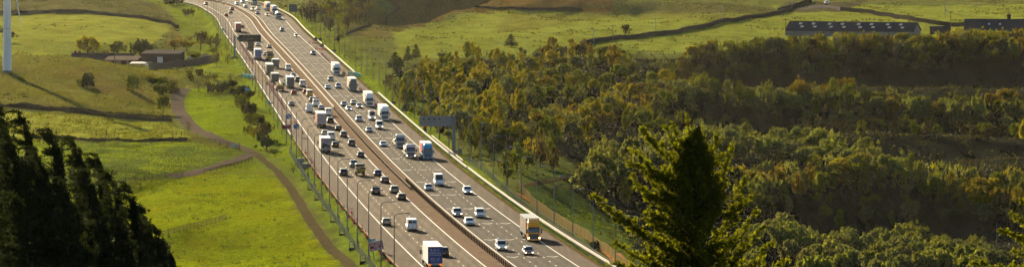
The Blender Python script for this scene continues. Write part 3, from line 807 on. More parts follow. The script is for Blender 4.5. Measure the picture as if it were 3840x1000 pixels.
# roadside cabinets
for u, v, w, h, lab in ((1128, 626, .85, 2.1, "tall grey roadside cabinet on the left bank beside a lamp column"),
                        (1146, 632, 1.0, 1.3, "lower grey cabinet with a pale lid on the left bank"),
                        (1727, 581, .4, 1.8, "thin grey cabinet at a lamp column just right of the gantry leg"),
                        (859, 221, .55, 1.9, "dark cabinet on the grass left of the dark gantry leg"),
                        (1873, 628, .35, 1.7, "short brown marker block on the grassy patch below the wood")):
    p = hit(u, v)
    r_ = tag(empty("roadside_cabinet", p), lab, "cabinet")
    b_ = MB(); b_.box(-w, w, -.4, .4, -.3, h); b_.build("body", GREY if "brown" not in lab else WOOD, r_, bevel=.03)
    b_ = MB(); b_.box(-w - .05, w + .05, -.45, .45, h, h + .08); b_.build("lid", RAIL if "pale" in lab else GREY, r_)
    b_ = MB(); b_.box(-w * .85, w * .85, -.43, -.4, .1, h * .9); b_.box(-.02, .02, -.45, -.43, .1, h * .9); b_.build("door", GREY if "brown" not in lab else WOOD, r_)

# traffic cones
c1 = MB(); c1.box(-.24, .24, -.24, .24, 0, .06); c1 = c1.mesh("base"); c1.materials.append(RED)
c2 = MB(); c2.tube((0, 0, .06), (0, 0, .42), .19, .115, 10, False); c2.tube((0, 0, .66), (0, 0, .95), .07, .03, 10); c2 = c2.mesh("body"); c2.materials.append(RED)
c3 = MB(); c3.tube((0, 0, .42), (0, 0, .66), .115, .07, 10, False); c3 = c3.mesh("white_band"); c3.materials.append(WHT)
def cone(x, y, z, lab, group, s=1.0):
    r_ = tag(empty("traffic_cone", (x, y, z), random.uniform(0, 1.5)), lab, "traffic cone", group); r_.scale = (s, s, s)
    for nm, me_ in (("base", c1), ("body", c2), ("white_band", c3)): link(bpy.data.objects.new(nm, me_), r_)
def cone_line(pts, n, lab, group, s=1.0, jit=.15):
    """n cones spaced along a polyline of road pixels"""
    W_ = [road_px(*p) for p in pts]; L = [0]
    for a_, b_ in zip(W_[:-1], W_[1:]): L.append(L[-1] + math.dist(a_, b_))
    for i in range(n):
        t = L[-1] * i / max(1, n - 1); k = min(len(L) - 2, max(0, np.searchsorted(L, t) - 1)); f = (t - L[k]) / (L[k + 1] - L[k])
        x = W_[k][0] + (W_[k + 1][0] - W_[k][0]) * f + random.uniform(-jit, jit); y = W_[k][1] + (W_[k + 1][1] - W_[k][1]) * f
        cone(x, y, float(roadZ(y)) + .01, lab, group, s)
cone_line([(905, 170), (952, 244)], 22, "red and white cone in the dense row taped off under the dark gantry", "cones under the dark gantry", 1.35)
cone_line([(1004, 314), (1024, 345), (1050, 382), (1068, 410)], 18, "red and white cone in the row along the left shoulder above the blue arrow signs", "cones above the blue arrow signs", 1.35)
cone_line([(1020, 322), (1032, 335)], 5, "cone bunched at the end of the concrete blocks on the left", "cones at the end of the concrete blocks", 1.4, .6)
cone_line([(943, 268), (952, 300), (962, 312)], 8, "cone at the entrance ramp beside the turquoise barrel barrier", "cones at the left ramp", 1.35, .5)
cone_line([(1072, 460), (1087, 460), (1106, 459)], 3, "cone of the three between the two blue arrow signs", "three cones between the arrow signs", 1.4)
cone_line([(1136, 500), (1144, 575)], 2, "lone cone on the left hard shoulder below the arrow signs", "lone cones on the left shoulder", 1.3)
cone_line([(1160, 602), (1175, 630), (1184, 652)], 7, "cone standing close against the left kerb beside the tall grey cabinet", "cones beside the tall grey cabinet", 1.35, .3)
cone_line([(1190, 660), (1250, 733), (1310, 805), (1370, 880), (1432, 952), (1450, 975)], 17, "cone in the long spaced row on the near left hard shoulder", "long cone row on the near left shoulder", 1.25, .25)
cone_line([(1318, 800), (1334, 830)], 3, "cone bunched with others halfway down the near left shoulder", "bunched cones on the near left shoulder", 1.3, .4)
cone_line([(1205, 205), (1222, 222), (1241, 239)], 11, "dark red cone in the row closing the right hard shoulder beside the far white lorry", "cones closing the right shoulder", 1.35)
cone_line([(1161, 163), (1173, 162), (1187, 165)], 5, "cone in the upper short row across the right hard shoulder", "upper row across the right shoulder", 1.35)
cone_line([(1184, 185), (1197, 186), (1214, 187)], 5, "cone in the lower short row across the right hard shoulder", "lower row across the right shoulder", 1.35)
cone_line([(1348, 335), (1356, 339), (1362, 343)], 3, "cone of the three just right of the tan box lorry", "three cones beside the tan box lorry", 1.3)
cone_line([(1409, 393), (1417, 398)], 2, "cone of the pair just right of the large white lorry", "pair of cones beside the large white lorry", 1.7)
# concrete blocks protecting the works
def blocks(p0, p1, n, lab, group):
    a_, b_ = Vector(road_px(*p0)), Vector(road_px(*p1)); rz = math.atan2(-(b_ - a_).x, (b_ - a_).y); L = (b_ - a_).length / n
    for i in range(n):
        c = a_.lerp(b_, (i + .5) / n)
        b_1 = MB(); h = L / 2 - .12
        b_1.prism([(-h, 0, 1), (h, 0, 1), (h, .25, 1), (h, .9, .45), (-h, .9, .45), (-h, .25, 1)], .38)
        o = b_1.build("concrete_block", PALE, None); o.location = (c.x, c.y, float(roadZ(c.y))); o.rotation_euler = (0, 0, rz); tag(o, lab, "concrete block", group)
blocks((955, 245), (1002, 318), 26, "pale concrete barrier block in the long row between the cone lines on the left", "concrete blocks on the left shoulder")
blocks((1277, 262), (1304, 300), 12, "pale concrete barrier block in the row between the two far lorries on the right", "concrete blocks on the right shoulder")
# turquoise curved barrel barriers
TURQ = mat("turquoise_plastic", (.12, .42, .36), .5)
for (u, v, lab) in ((935, 288, "curved turquoise plastic barrier at the left ramp"), (1333, 282, "curved turquoise plastic barrier at the right turn-off")):
    X_, Y_ = road_px(u, v); r_ = tag(empty("plastic_barrier", (X_, Y_, g(X_, Y_) + .05)), lab, "barrier")
    a_ = MB(); c_ = MB()
    for k in range(8):
        an = k * .17; x = -2.6 + 5.2 * math.sin(an * .9) * 1.0; y = 6 - k * 2.2
        a_.box(x - .3, x + .3, y - .95, y + .95, 0, 1.0, .08); c_.box(x - .2, x + .2, y - .8, y + .8, 1.0, 1.35, .05)
    a_.build("base", TURQ, r_); c_.build("top", mat("pale_turquoise", (.45, .62, .55), .5), r_)

# ------------------------------------------------------------------ vehicles (forward is +Y of each root)
GLASS = mat("car_glass", (.02, .026, .032), .12, spec=.7); TYRE = mat("tyre", (.015, .015, .015), .85)
TRIM = mat("dark_trim", (.025, .025, .027), .55); CHR = mat("bright_metal", (.45, .46, .48), .3, metal=.7)
HEADL = mat("headlamp", (.75, .78, .8), .15, spec=.7); HEADON = mat("headlamp_lit", (.9, .8, .6), .3, emit=(1, .72, .38), estr=2.2)
TAIL = mat("tail_lamp", (.45, .015, .01), .3); AMB = mat("amber_lamp", (.8, .22, .02), .3, emit=(1, .25, .02), estr=.35)
PLY = mat("yellow_plate", (.70, .48, .04), .5); PLW = mat("white_plate", (.75, .75, .72), .5); RIM = mat("wheel_rim", (.30, .31, .32), .35, metal=.6)
UNDER = mat("underside", (.012, .012, .013), .8)
_paint = {}
def paint(c, rough=.28, var=0.0):
    k = (tuple(c), rough)
    if k not in _paint: _paint[k] = mat("paint_%d" % len(_paint), c, rough, spec=.35, coat=.2, var=var, vscale=1.2)
    return _paint[k]
_KM = {}
def wheel(mb, x, y, r, w=.22): mb.tube((x - w / 2, y, r), (x + w / 2, y, r), r, r, 14)
def quadin(a_, b_, c, d, mx, my, off):
    """a quad inset in a face a b c d by fractions, lifted off along its normal"""
    a_, b_, c, d = map(Vector, (a_, b_, c, d)); n = (b_ - a_).cross(d - a_).normalized() * off
    P = lambda s, t: a_.lerp(b_, s).lerp(d.lerp(c, s), t) + n
    return [P(mx[0], my[0]), P(mx[1], my[0]), P(mx[1], my[1]), P(mx[0], my[1])]
CARS = {  # L, W, H, belt, bonnet end y, windscreen top y, roof rear y, rear glass base y
 'hatchback': (4.1, 1.78, 1.50, .93, 1.05, .35, -1.45, -1.95), 'saloon': (4.6, 1.82, 1.44, .92, 1.05, .30, -1.05, -1.75),
 'estate': (4.7, 1.84, 1.50, .94, 1.10, .35, -1.95, -2.28), 'suv': (4.55, 1.90, 1.72, 1.08, 1.15, .50, -1.80, -2.18),
 'pickup_truck': (5.2, 1.88, 1.80, 1.10, 1.30, .65, -.75, -.95), 'small_van': (4.4, 1.85, 1.85, 1.10, 1.35, .75, -2.12, -2.18),
 'van': (5.5, 2.02, 2.35, 1.25, 2.05, 1.25, -2.68, -2.72), 'high_van': (5.9, 2.05, 2.65, 1.28, 2.25, 1.45, -2.88, -2.92)}
def car_parts(kind):
    if kind in _KM: return _KM[kind]
    L, W, H, B, yb, yt, yr, yrb = CARS[kind]; h = L / 2; w = W / 2; van = 'van' in kind
    P = []
    m_ = MB()
    z0 = .28; nose = B * (.78 if not van else .82)
    m_.prism([(h - .12, z0, .90), (h, .45, .92), (h - .03, nose * .86, .90), (h - .22, nose, .88), (yb + .05, B, .93), (-h + .10, B + .02, .93), (-h, B * .72, .94), (-h + .02, .42, .93), (-h + .12, z0, .90)], w)
    m_.prism([(h - .55, z0 + .02, 1), (h - .45, .55, 1), (h - .55, B * .80, .985), (-h + .35, B * .86, .985), (-h + .25, .55, 1), (-h + .4, z0 + .02, 1)], w)
    wt = .80 if not van else .90
    m_.prism([(yb, B - .03, .91), (yt, H - .05, wt), (yt - .25, H, wt - .03), (yr + .1, H, wt - .03), (yr, H - .06, wt), (yrb, B - .03, .91)], w)
    P.append(("body", m_.mesh("body", .035), 'PAINT', None))
    # glass, lifted just off the cabin
    A = lambda y, z, k, s: (s * w * k, y, z)
    g1 = MB(); q = quadin(A(yb, B - .03, .91, 1), A(yb, B - .03, .91, -1), A(yt, H - .05, wt, -1), A(yt, H - .05, wt, 1), (.07, .93), (.12, .97), .012); g1.add(q, [(0, 1, 2, 3)])
    P.append(("windscreen", g1.mesh("windscreen"), GLASS, None))
    if kind not in ('van', 'high_van'):
        g1 = MB(); q = quadin(A(yrb, B - .03, .91, -1), A(yrb, B - .03, .91, 1), A(yr, H - .06, wt, 1), A(yr, H - .06, wt, -1), (.09, .91), (.18, .90), .012); g1.add(q, [(0, 1, 2, 3)])
        P.append(("rear_window", g1.mesh("rear_window"), GLASS, None))
    else:
        g1 = MB()
        for s0, s1 in ((.10, .46), (.54, .90)):
            q = quadin(A(yrb, B - .03, .91, -1), A(yrb, B - .03, .91, 1), A(yr, H - .06, wt, 1), A(yr, H - .06, wt, -1), (s0, s1), (.35, .80), .012); g1.add(q, [(0, 1, 2, 3)])
        if kind == 'van': P.append(("rear_window", g1.mesh("rear_window"), GLASS, None))
        d = MB(); d.box(-.012, .012, -h - .01, -h + .02, .5, H - .15); P.append(("door_seam", d.mesh("door_seam"), TRIM, None))
    g1 = MB()
    for s_ in (1, -1):
        a0, b0, c0, d0 = A(yb, B - .03, .91, s_), A(yrb, B - .03, .91, s_), A(yr, H - .06, wt, s_), A(yt, H - .05, wt, s_)
        spans = ((.10, .36),) if van else ((.12, .44), (.48, .80))
        if kind == 'pickup_truck': spans = ((.12, .50), (.55, .92))
        for sp in spans:
            q = quadin(a0, b0, c0, d0, sp, (.16, .90), .014 if s_ > 0 else -.014); g1.add(q, [(0, 1, 2, 3)])
    P.append(("side_windows", g1.mesh("side_windows"), GLASS, None))
    if kind == 'pickup_truck':
        d = MB(); d.box(-w * .8, w * .8, -h + .12, yrb - .05, B + .0, B + .035); P.append(("load_bed", d.mesh("load_bed"), TRIM, None))
    r = .33 if not van else .36
    if kind in ('suv', 'pickup_truck'): r = .38
    for y in (h - .85, -h + .85 - (0 if not van else .0)):
        for s_ in (-1, 1):
            t_ = MB(); wheel(t_, s_ * (w - .09), y, r); rm = MB(); wheel(rm, s_ * (w - .09), y, r * .62, .235)
            P.append(("wheel", t_.mesh("wheel"), TYRE, ("rim", rm.mesh("rim"), RIM)))
    u_ = MB(); u_.box(-w * .88, w * .88, -h + .2, h - .2, .16, z0 + .03); P.append(("underbody", u_.mesh("underbody"), UNDER, None))
    f_ = MB(); f_.box(-w * .45, w * .45, h - .04, h + .015, .42, .66); f_.box(-w * .75, w * .75, h - .06, h + .01, .28, .38); P.append(("grille", f_.mesh("grille"), TRIM, None))
    for s_ in (-1, 1):
        k = MB(); k.box(s_ * w * .70 - .17, s_ * w * .70 + .17, h - .16, h + .005, nose * .72, nose * .90); P.append(("headlight", k.mesh("headlight"), 'HEAD', None))
        k = MB(); zt = B * .78 if not van else 1.0
        if van: k.box(s_ * w * .88 - .07, s_ * w * .88 + .07, -h - .015, -h + .05, .75, 1.35)
        else: k.box(s_ * w * .76 - .14, s_ * w * .76 + .14, -h - .01, -h + .12, zt - .09, zt + .10)
        P.append(("tail_light", k.mesh("tail_light"), TAIL, None))
        k = MB(); k.box(s_ * (w + .10) - .1, s_ * (w + .10) + .1, yb - .42, yb - .30, B + .02, B + .20 + (.12 if van else 0)); P.append(("wing_mirror", k.mesh("wing_mirror"), TRIM if van else 'PAINT', None))
    k = MB(); k.box(-.26, .26, -h - .02, -h + .02, .62, .74); P.append(("number_plate", k.mesh("number_plate"), PLY, None))
    k = MB(); k.box(-.26, .26, h - .0, h + .03, .42, .53); P.append(("number_plate", k.mesh("number_plate"), PLW, None))
    k = MB(); k.box(-w * .8, w * .8, -h - .012, -h + .1, .28, .50); P.append(("rear_bumper", k.mesh("rear_bumper"), TRIM, None))
    _KM[kind] = P
    return P
def add_part(name, me_, m_, parent):
    o = bpy.data.objects.new(name, me_)
    if not me_.materials: me_.materials.append(None)
    o.material_slots[0].link = 'OBJECT'; o.material_slots[0].material = m_
    return link(o, parent)
def place(kind, name, cat, u, v, away, L, label, group):
    X_, Y_ = road_px(u, v); off = L / 2
    hd = head(Y_); cx, cy = X_ - math.sin(hd) * off, Y_ + math.cos(hd) * off
    z = float(roadZ(cy)); pitch = (float(roadZ(cy + 2)) - float(roadZ(cy - 2))) / 4
    r_ = empty(name, (cx, cy, z + .012), hd + (0 if away else math.pi))
    r_.rotation_mode = 'YXZ' if False else 'XYZ'
    tag(r_, label, cat, group); return r_
GRP_A = "vehicles driving away on the left carriageway"; GRP_T = "vehicles driving towards the camera on the right carriageway"
def car(kind, u, v, away, col, label, lit=False, extra=None):
    L = CARS[kind][0]
    nm = {'hatchback': 'hatchback_car', 'saloon': 'saloon_car', 'estate': 'estate_car', 'suv': 'suv_car', 'pickup_truck': 'pickup_truck'}.get(kind, 'van')
    cat = 'van' if 'van' in kind else ('pickup truck' if 'pickup' in kind else 'car')
    r_ = place(kind, nm, cat, u, v, away, L, label, GRP_A if away else GRP_T)
    P_ = paint(col)
    for name, me_, m_, sub in car_parts(kind):
        m2 = P_ if m_ == 'PAINT' else ((HEADON if lit else HEADL) if m_ == 'HEAD' else m_)
        o = add_part(name, me_, m2, r_)
        if sub: add_part(sub[0], sub[1], sub[2], o)
    H = CARS[kind][2]; h = L / 2; W = CARS[kind][1]
    if extra == 'rack':
        b_ = MB()
        for y in (-1.4, -.4, .5): b_.box(-W * .40, W * .40, y - .05, y + .05, H + .06, H + .12)
        for x in (-W * .38, W * .38): b_.box(x - .03, x + .03, -1.6, .8, H - .03, H + .14)
        b_.build("roof_rack", TRIM, r_)
    if extra == 'beacon':
        b_ = MB(); b_.box(-.55, .55, .7, .95, H - .02, H + .16); b_.build("beacon_bar", mat("beacon_amber", (.8, .2, .03), .4), r_)
    if extra == 'chevron':
        b_ = MB(); b_.box(-W * .43, W * .43, -h - .03, -h - .012, .6, 1.5); b_.build("chevron_board", mat("hazard_yellow", (.75, .55, .03), .5), r_)
        b_ = MB()
        for i in range(-3, 4):
            s_ = 1 if i > 0 else -1; x = i * .24
            b_.add([(x - .06, -h - .035, .62), (x + .06, -h - .035, .62), (x + .06 - s_ * .25, -h - .035, 1.48), (x - .06 - s_ * .25, -h - .035, 1.48)], [(0, 1, 2, 3)])
        b_.build("red_stripes", RED, r_)
    if extra == 'logo':
        b_ = MB(); b_.tube((W * .3, -h - .03, 1.75), (W * .3, -h, 1.75), .22, .22, 14); b_.build("logo", mat("plate_blue", ()), r_)
    if extra == 'orange':
        b_ = MB(); b_.box(-.6, -.1, -h - .03, -h, 1.3, 1.75); b_.build("orange_mark", mat("orange_mark", (.75, .16, .02), .5), r_)
    return r_

def lorry(u, v, away, label, cab, box, L=16.0, Hb=4.0, W=2.5, kind='box', rear=None, roof=None, lit=False, extra=None, name='lorry'):
    """articulated or rigid lorry; cab at the front, load behind"""
    r_ = place('lorry', name, 'lorry', u, v, away, L, label, GRP_A if away else GRP_T)
    h = L / 2; w = W / 2; rigid = L < 11; cl = 2.2
    CP_, BP = paint(cab, .3), paint(box, .5, .12)
    yf = h; yc = h - cl                               # cab front and back
    Hc_ = min(3.75, Hb - .15) if L > 11 else min(2.9, Hb)
    m_ = MB(); m_.prism([(yc, .75, 1), (yf - .06, .50, 1), (yf, .95, 1), (yf - .04, 1.75, .99), (yf - .22, 2.75, .97), (yf - .75, Hc_, .86), (yc, Hc_, .88)], w * .98)
    c_ = m_.build("cab", CP_, r_, bevel=.06)
    q = quadin((w * .92, yf - .04, 1.78), (-w * .92, yf - .04, 1.78), (-w * .90, yf - .20, 2.62), (w * .90, yf - .20, 2.62), (.03, .97), (.02, .98), .03)
    b_ = MB(); b_.add(q, [(0, 1, 2, 3)]); b_.build("windscreen", GLASS, c_)
    b_ = MB(); b_.box(-w * .86, w * .86, yf - .22, yf + .10, 2.62, 2.82); b_.build("sun_visor", TRIM if extra != 'plainvisor' else CP_, c_)
    b_ = MB()
    for s_ in (-1, 1): b_.box(s_ * w * .985 - .02, s_ * w * .985 + .02, yf - 1.25, yf - .40, 1.75, 2.45)
    b_.build("side_windows", GLASS, c_)
    b_ = MB(); b_.box(-w * .72, w * .72, yf - .05, yf + .03, .62, 1.55, .0); b_.build("grille", TRIM, c_)
    b_ = MB()
    for k in range(4): b_.box(-w * .68, w * .68, yf + .03, yf + .045, .74 + k * .2, .78 + k * .2)
    b_.build("grille_bars", CHR, c_)
    b_ = MB(); b_.box(-w * .98, w * .98, yf - .25, yf + .05, .32, .62); b_.build("bumper", CP_ if not extra == 'darkbumper' else TRIM, c_, bevel=.04)
    for s_ in (-1, 1):
        b_ = MB(); b_.box(s_ * w * .82 - .17, s_ * w * .82 + .17, yf - .05, yf + .06, .66, .90); b_.build("headlight", HEADON if lit else HEADL, c_)
        b_ = MB(); b_.box(s_ * (w + .17) - .12, s_ * (w + .17) + .12, yf - .1, yf + .06, 1.65, 2.45); b_.box(s_ * (w + .03) - .05, s_ * (w + .03) + .05, yf - .05, yf, 2.3, 2.4); b_.build("wing_mirror", TRIM, c_)
    b_ = MB(); b_.box(-.27, .27, yf + .05, yf + .07, .42, .54); b_.build("number_plate", PLW, c_)
    b_ = MB(); b_.box(-.45, .45, -h + .3, yc + .5, .65, .95); b_.box(-w * .9, w * .9, -h + 3.6, -h + 6.2, .5, .95) if not rigid else None; b_.build("chassis", UNDER, r_)
    ys = [yf - 1.35, yc - 1.6] + ([-h + 1.6, -h + 2.9, -h + 4.2] if not rigid else [])
    if rigid: ys = [yf - 1.2, -h + 1.7]
    for y in ys:
        for s_ in (-1, 1):
            t_ = MB(); wheel(t_, s_ * (w - .2), y, .5, .36); t_ = t_.build("wheel", TYRE, r_); k = MB(); wheel(k, s_ * (w - .2), y, .27, .375); k.build("rim", RIM, t_)
    y0, y1 = -h, yc - (.35 if rigid else .75)
    zb = 1.05
    if kind in ('box', 'curtain'):
        b_ = MB(); b_.box(-w, w, y0, y1, zb, Hb); bx = b_.build("box_body", BP, r_, bevel=.03)
        b_ = MB(); b_.box(-w - .02, w + .02, y0 - .01, y1 + .01, Hb, Hb + .06); b_.build("roof", paint(roof or (.78, .74, .66), .5), bx)
        b_ = MB(); b_.box(-w * .97, w * .97, y0 - .035, y0 - .005, zb + .08, Hb - .12); dd = b_.build("rear_doors", paint(rear or box, .5, .15), bx)
        b_ = MB()
        for x in (-w * .7, -w * .3, 0, w * .3, w * .7): b_.box(x - .025, x + .025, y0 - .06, y0 - .035, zb + .1, Hb - .15)
        b_.build("lock_bars", TRIM if extra in ('rmv',) else RIM, dd)
        b_ = MB(); b_.box(-w, -w * .96, y0 - .05, y0, zb, Hb); b_.box(w * .96, w, y0 - .05, y0, zb, Hb); b_.box(-w * .96, w * .96, y0 - .05, y0, Hb - .1, Hb); b_.build("rear_frame", paint((.22, .02, .03) if extra in ('rmv', 'redframe') else (.2, .19, .17), .5), bx)
        if kind == 'curtain':
            b_ = MB(); n = int((y1 - y0) / .65)
            for i in range(n):
                y = y0 + .3 + i * .65
                for s_ in (-1, 1): b_.box(s_ * w - .02, s_ * w + .02, y, y + .06, zb + .1, Hb - .1)
            b_.build("curtain_straps", paint(tuple(c * .6 for c in box), .6), bx)
        b_ = MB(); b_.box(-w, w, y0, y0 + .12, .55, .72); b_.box(-w * .97, w * .97, y0, y0 + .12, .85, zb); b_.build("rear_bumper", TRIM, r_)
        for s_ in (-1, 1):
            b_ = MB(); b_.box(s_ * w * .8 - .2, s_ * w * .8 + .2, y0 - .03, y0, .88, 1.02); b_.build("tail_light", AMB if extra == 'rmv' else TAIL, r_)
        b_ = MB(); b_.box(-.28, .28, y0 - .02, y0, .58, .70); b_.build("number_plate", PLY, r_)
        if not rigid:
            b_ = MB()
            for s_ in (-1, 1): b_.box(s_ * w - .02, s_ * w + .02, -h + 5.0, yc - 3.2, .5, .62); b_.box(s_ * w - .02, s_ * w + .02, -h + 5.0, yc - 3.2, .75, .87)
            b_.build("side_guard", RIM, r_)
        if extra == 'rmv':
            for k, (t_, s_, z) in enumerate((("R.M.V.", .62, 3.55), ("REMOVALS", .42, 3.08), ("& STORAGE", .38, 2.72), ("HOME   AND", .28, 2.2), ("PACKED  MOVED", .24, 1.98), ("WORLDWIDE", .24, 1.74), ("palletline", .38, 1.36))):
                text_mesh("lettering", t_, s_, mat("letter_pale", (.45, .47, .62), .5), dd, (0, y0 - .065, z))
            b_ = MB()
            for s_ in (-1, 1): b_.box(s_ * .95 - .28, s_ * .95 + .28, y0 - .06, y0 - .03, 1.12, 1.26)
            b_.build("glow_reflector", AMB, dd)  # no lamps: they share the amber lamp material, so a faint glow is added
        if extra == 'ring':
            ring = MB(); n = 28
            for i in range(n):
                a0, a1 = 2 * math.pi * i / n, 2 * math.pi * (i + 1) / n
                ring.add([(math.cos(a0) * .95, y0 - .065, 2.75 + math.sin(a0) * .95), (math.cos(a1) * .95, y0 - .065, 2.75 + math.sin(a1) * .95), (math.cos(a1) * .84, y0 - .065, 2.75 + math.sin(a1) * .84), (math.cos(a0) * .84, y0 - .065, 2.75 + math.sin(a0) * .84)], [(0, 1, 2, 3)])
            ring.box(-.45, .45, y0 - .066, y0 - .06, 2.65, 2.9); ring.build("ring_emblem", mat("emblem_pink", (.45, .25, .25), .5), dd)
        if extra == 'vehicle_picture':
            b_ = MB(); b_.box(-w * .9, w * .9, y0 - .05, y0 - .045, 1.5, 3.75); b_.build("poster", mat("poster_lilac", (.28, .26, .34), .6, var=.3, vscale=2), dd)
            b_ = MB(); Y = y0 - .07
            b_.add([(-1.0, Y, 1.8), (.95, Y, 1.75), (1.0, Y, 2.15), (.45, Y, 2.25), (.3, Y, 2.5), (-.2, Y, 2.6), (-.35, Y, 2.75), (-.8, Y, 2.7), (-.95, Y, 2.2)], [tuple(range(9))])
            for x, rr in ((-.62, .36), (.6, .26)): b_.tube((x, Y - .01, 1.75), (x, Y, 1.75), rr, rr, 14)
            b_.build("tractor_picture", mat("picture_dark", (.05, .05, .04), .6, var=.5, vscale=4), dd)
            b_ = MB(); b_.add([(-.6, Y, 3.2), (-.15, Y, 3.15), (-.3, Y, 3.5), (-.5, Y, 3.5)], [(0, 1, 2, 3)]); b_.build("red_emblem", RED, dd)
            text_mesh("lettering", "FARM", .24, TRIM, dd, (.25, Y, 3.2))
        if extra == 'orange_logo':
            b_ = MB(); yy0 = y0 + (y1 - y0) * .38
            for s_ in (-1, 1):
                b_ = MB(); b_.tube((s_ * w, yy0, 2.7), (s_ * (w + .03), yy0, 2.7), .62, .62, 16); b_.build("orange_emblem", mat("orange_mark", (.75, .16, .02), .5), bx)
        if extra == 'pattern':
            b_ = MB()
            for i in range(4):
                for j in range(3): b_.box(-w * .82 + i * .56, -w * .82 + i * .56 + .4, y0 - .055, y0 - .04, 1.6 + j * .62, 2.05 + j * .62)
            b_.build("door_panels", paint((.35, .30, .33), .5), dd)
        if extra == 'redside':
            b_ = MB(); L0, L1 = y0 + .9, y1 - .02
            for s_ in (-1, 1): b_.add([(s_ * (w + .012), L1, zb + .7), (s_ * (w + .012), L1, Hb - .1), (s_ * (w + .012), L0, Hb - .4), (s_ * (w + .012), L0 + 3, zb + .2)], [(0, 1, 2, 3)])
            b_.box(-w * .1, w * .98, y1, y1 + .015, Hb - .42, Hb - .03); b_.build("red_livery", paint((.60, .03, .015), .4), bx)
    elif kind == 'flat':
        b_ = MB(); b_.box(-w, w, y0, y1, .95, 1.15); b_.build("deck", paint(box, .6), r_)
        b_ = MB()
        for i in range(5):
            y = y0 + .8 + i * (y1 - y0 - 1.6) / 4
            b_.box(-w * .9, w * .9, y, y + .25, 1.15, 1.3)
        b_.build("bearers", WOOD, r_)
        b_ = MB(); n = 3 if extra == 'load' else 2
        for i in range(n): b_.box(-w * .85, w * .8, y0 + .8 + i * (y1 - y0 - 1) / n, y0 + .4 + (i + 1) * (y1 - y0 - 1) / n, 1.3, 2.5 if extra == 'load' else 1.65)
        b_.build("load", paint((.55, .48, .42), .7, .3), r_, bevel=.05)
        b_ = MB()
        for s_ in (-1, 1): b_.box(s_ * w - .03, s_ * w + .03, y0, y1, .95, 1.05); b_.box(s_ * w - .02, s_ * w + .02, -h + 5.0, yc - 3.2, .5, .7)
        b_.build("side_rail", RAIL, r_)
    elif kind == 'tipper':
        b_ = MB(); b_.prism([(y0, 1.1, 1), (y1, 1.1, 1), (y1, Hb, 1), (y1 - .1, Hb, 1), (y1 - .1, 1.3, 1), (y0 + .1, 1.3, 1), (y0 + .1, Hb - .5, 1), (y0, Hb - .5, 1)], w)
        for s_ in (-1, 1): b_.box(s_ * w - .04, s_ * w + .04, y0, y1, 1.1, Hb - .45)
        b_.build("tipper_body", paint(box, .5, .2), r_)
        b_ = MB(); b_.box(-w * .98, w * .98, y0 - .04, y0, 1.15, 1.75); b_.build("chevron_board", mat("hazard_yellow", (.75, .55, .03), .5), r_)
        b_ = MB()
        for i in range(-4, 5):
            if i == 0: continue
            s_ = 1 if i > 0 else -1; x = i * .22
            b_.add([(x - .06, y0 - .05, 1.17), (x + .06, y0 - .05, 1.17), (x + .06 - s_ * .2, y0 - .05, 1.73), (x - .06 - s_ * .2, y0 - .05, 1.73)], [(0, 1, 2, 3)])
        b_.build("dark_stripes", TRIM, r_)
        b_ = MB(); b_.box(-w * .9, w * .9, y0 + .1, y1 - .2, Hb - .75, Hb - .5); b_.build("load", paint((.12, .09, .06), .9), r_)
        b_ = MB(); b_.box(-.28, .28, y0 - .06, y0 - .04, .8, .93); b_.build("number_plate", PLW, r_)
        for s_ in (-1, 1):
            b_ = MB(); b_.box(s_ * w * .8 - .15, s_ * w * .8 + .15, y0 - .05, y0 + .05, .82, 1.02); b_.build("tail_light", TAIL, r_)
    elif kind == 'crane':
        b_ = MB(); b_.box(-w, w, y0, y1, 1.0, 1.2)
        for s_ in (-1, 1): b_.box(s_ * w - .05, s_ * w + .05, y0, y1, 1.2, 1.9)
        b_.box(-w, w, y0, y0 + .08, 1.2, 1.9); b_.build("bed", paint(box, .6, .2), r_)
        b_ = MB()
        for i in range(3): b_.box(-w * .8 + .1 * i, w * .7, y0 + .4 + i * 1.3, y0 + 1.5 + i * 1.3, 1.2, 2.3 + .2 * (i % 2))
        b_.build("load", paint((.55, .33, .08), .7, .3), r_, bevel=.06)
        b_ = MB(); b_.tube((0, y1 - .6, 1.2), (-.1, y1 - .8, 3.4), .16, .14); b_.tube((-.1, y1 - .8, 3.4), (.35, y0 + .6, 2.1), .12, .09); b_.build("crane_arm", paint((.7, .62, .45), .5), r_)
        for s_ in (-1, 1):
            b_ = MB(); b_.box(s_ * w * .8 - .15, s_ * w * .8 + .15, y0 - .04, y0, .85, 1.0); b_.build("tail_light", TAIL, r_)
    elif kind == 'tanker':
        b_ = MB(); b_.tube((0, y0, 2.3), (0, y1, 2.3), 1.2, 1.2, 20); b_.build("tank", paint(box, .3), r_, bevel=.0, smooth=False)
        b_ = MB(); b_.box(-.2, .2, y0 + .5, y1 - .5, 3.45, 3.58); b_.build("walkway", RIM, r_)
        b_ = MB(); b_.box(-w * .9, w * .9, y0 + .1, y1, .95, 1.15); b_.build("deck", TRIM, r_)
    if not away and Hc_ < Hb - .1 and L > 11 and kind in ('box', 'curtain'):
        b_ = MB(); b_.prism([(yc + .05, Hc_ - .05, .8), (yf - .8, Hc_ - .05, .8), (yc + .4, Hb - .05, .74), (yc + .05, Hb - .05, .74)], w); b_.build("air_deflector", CP_, c_, bevel=.04)
    return r_

WHT_ = (.72, .71, .69); SIL = (.36, .36, .36); GRY = (.13, .135, .14); BLK = (.022, .023, .026); DRD = (.22, .015, .02); RD = (.45, .03, .02); NVY = (.03, .04, .14); DGR = (.055, .058, .062)
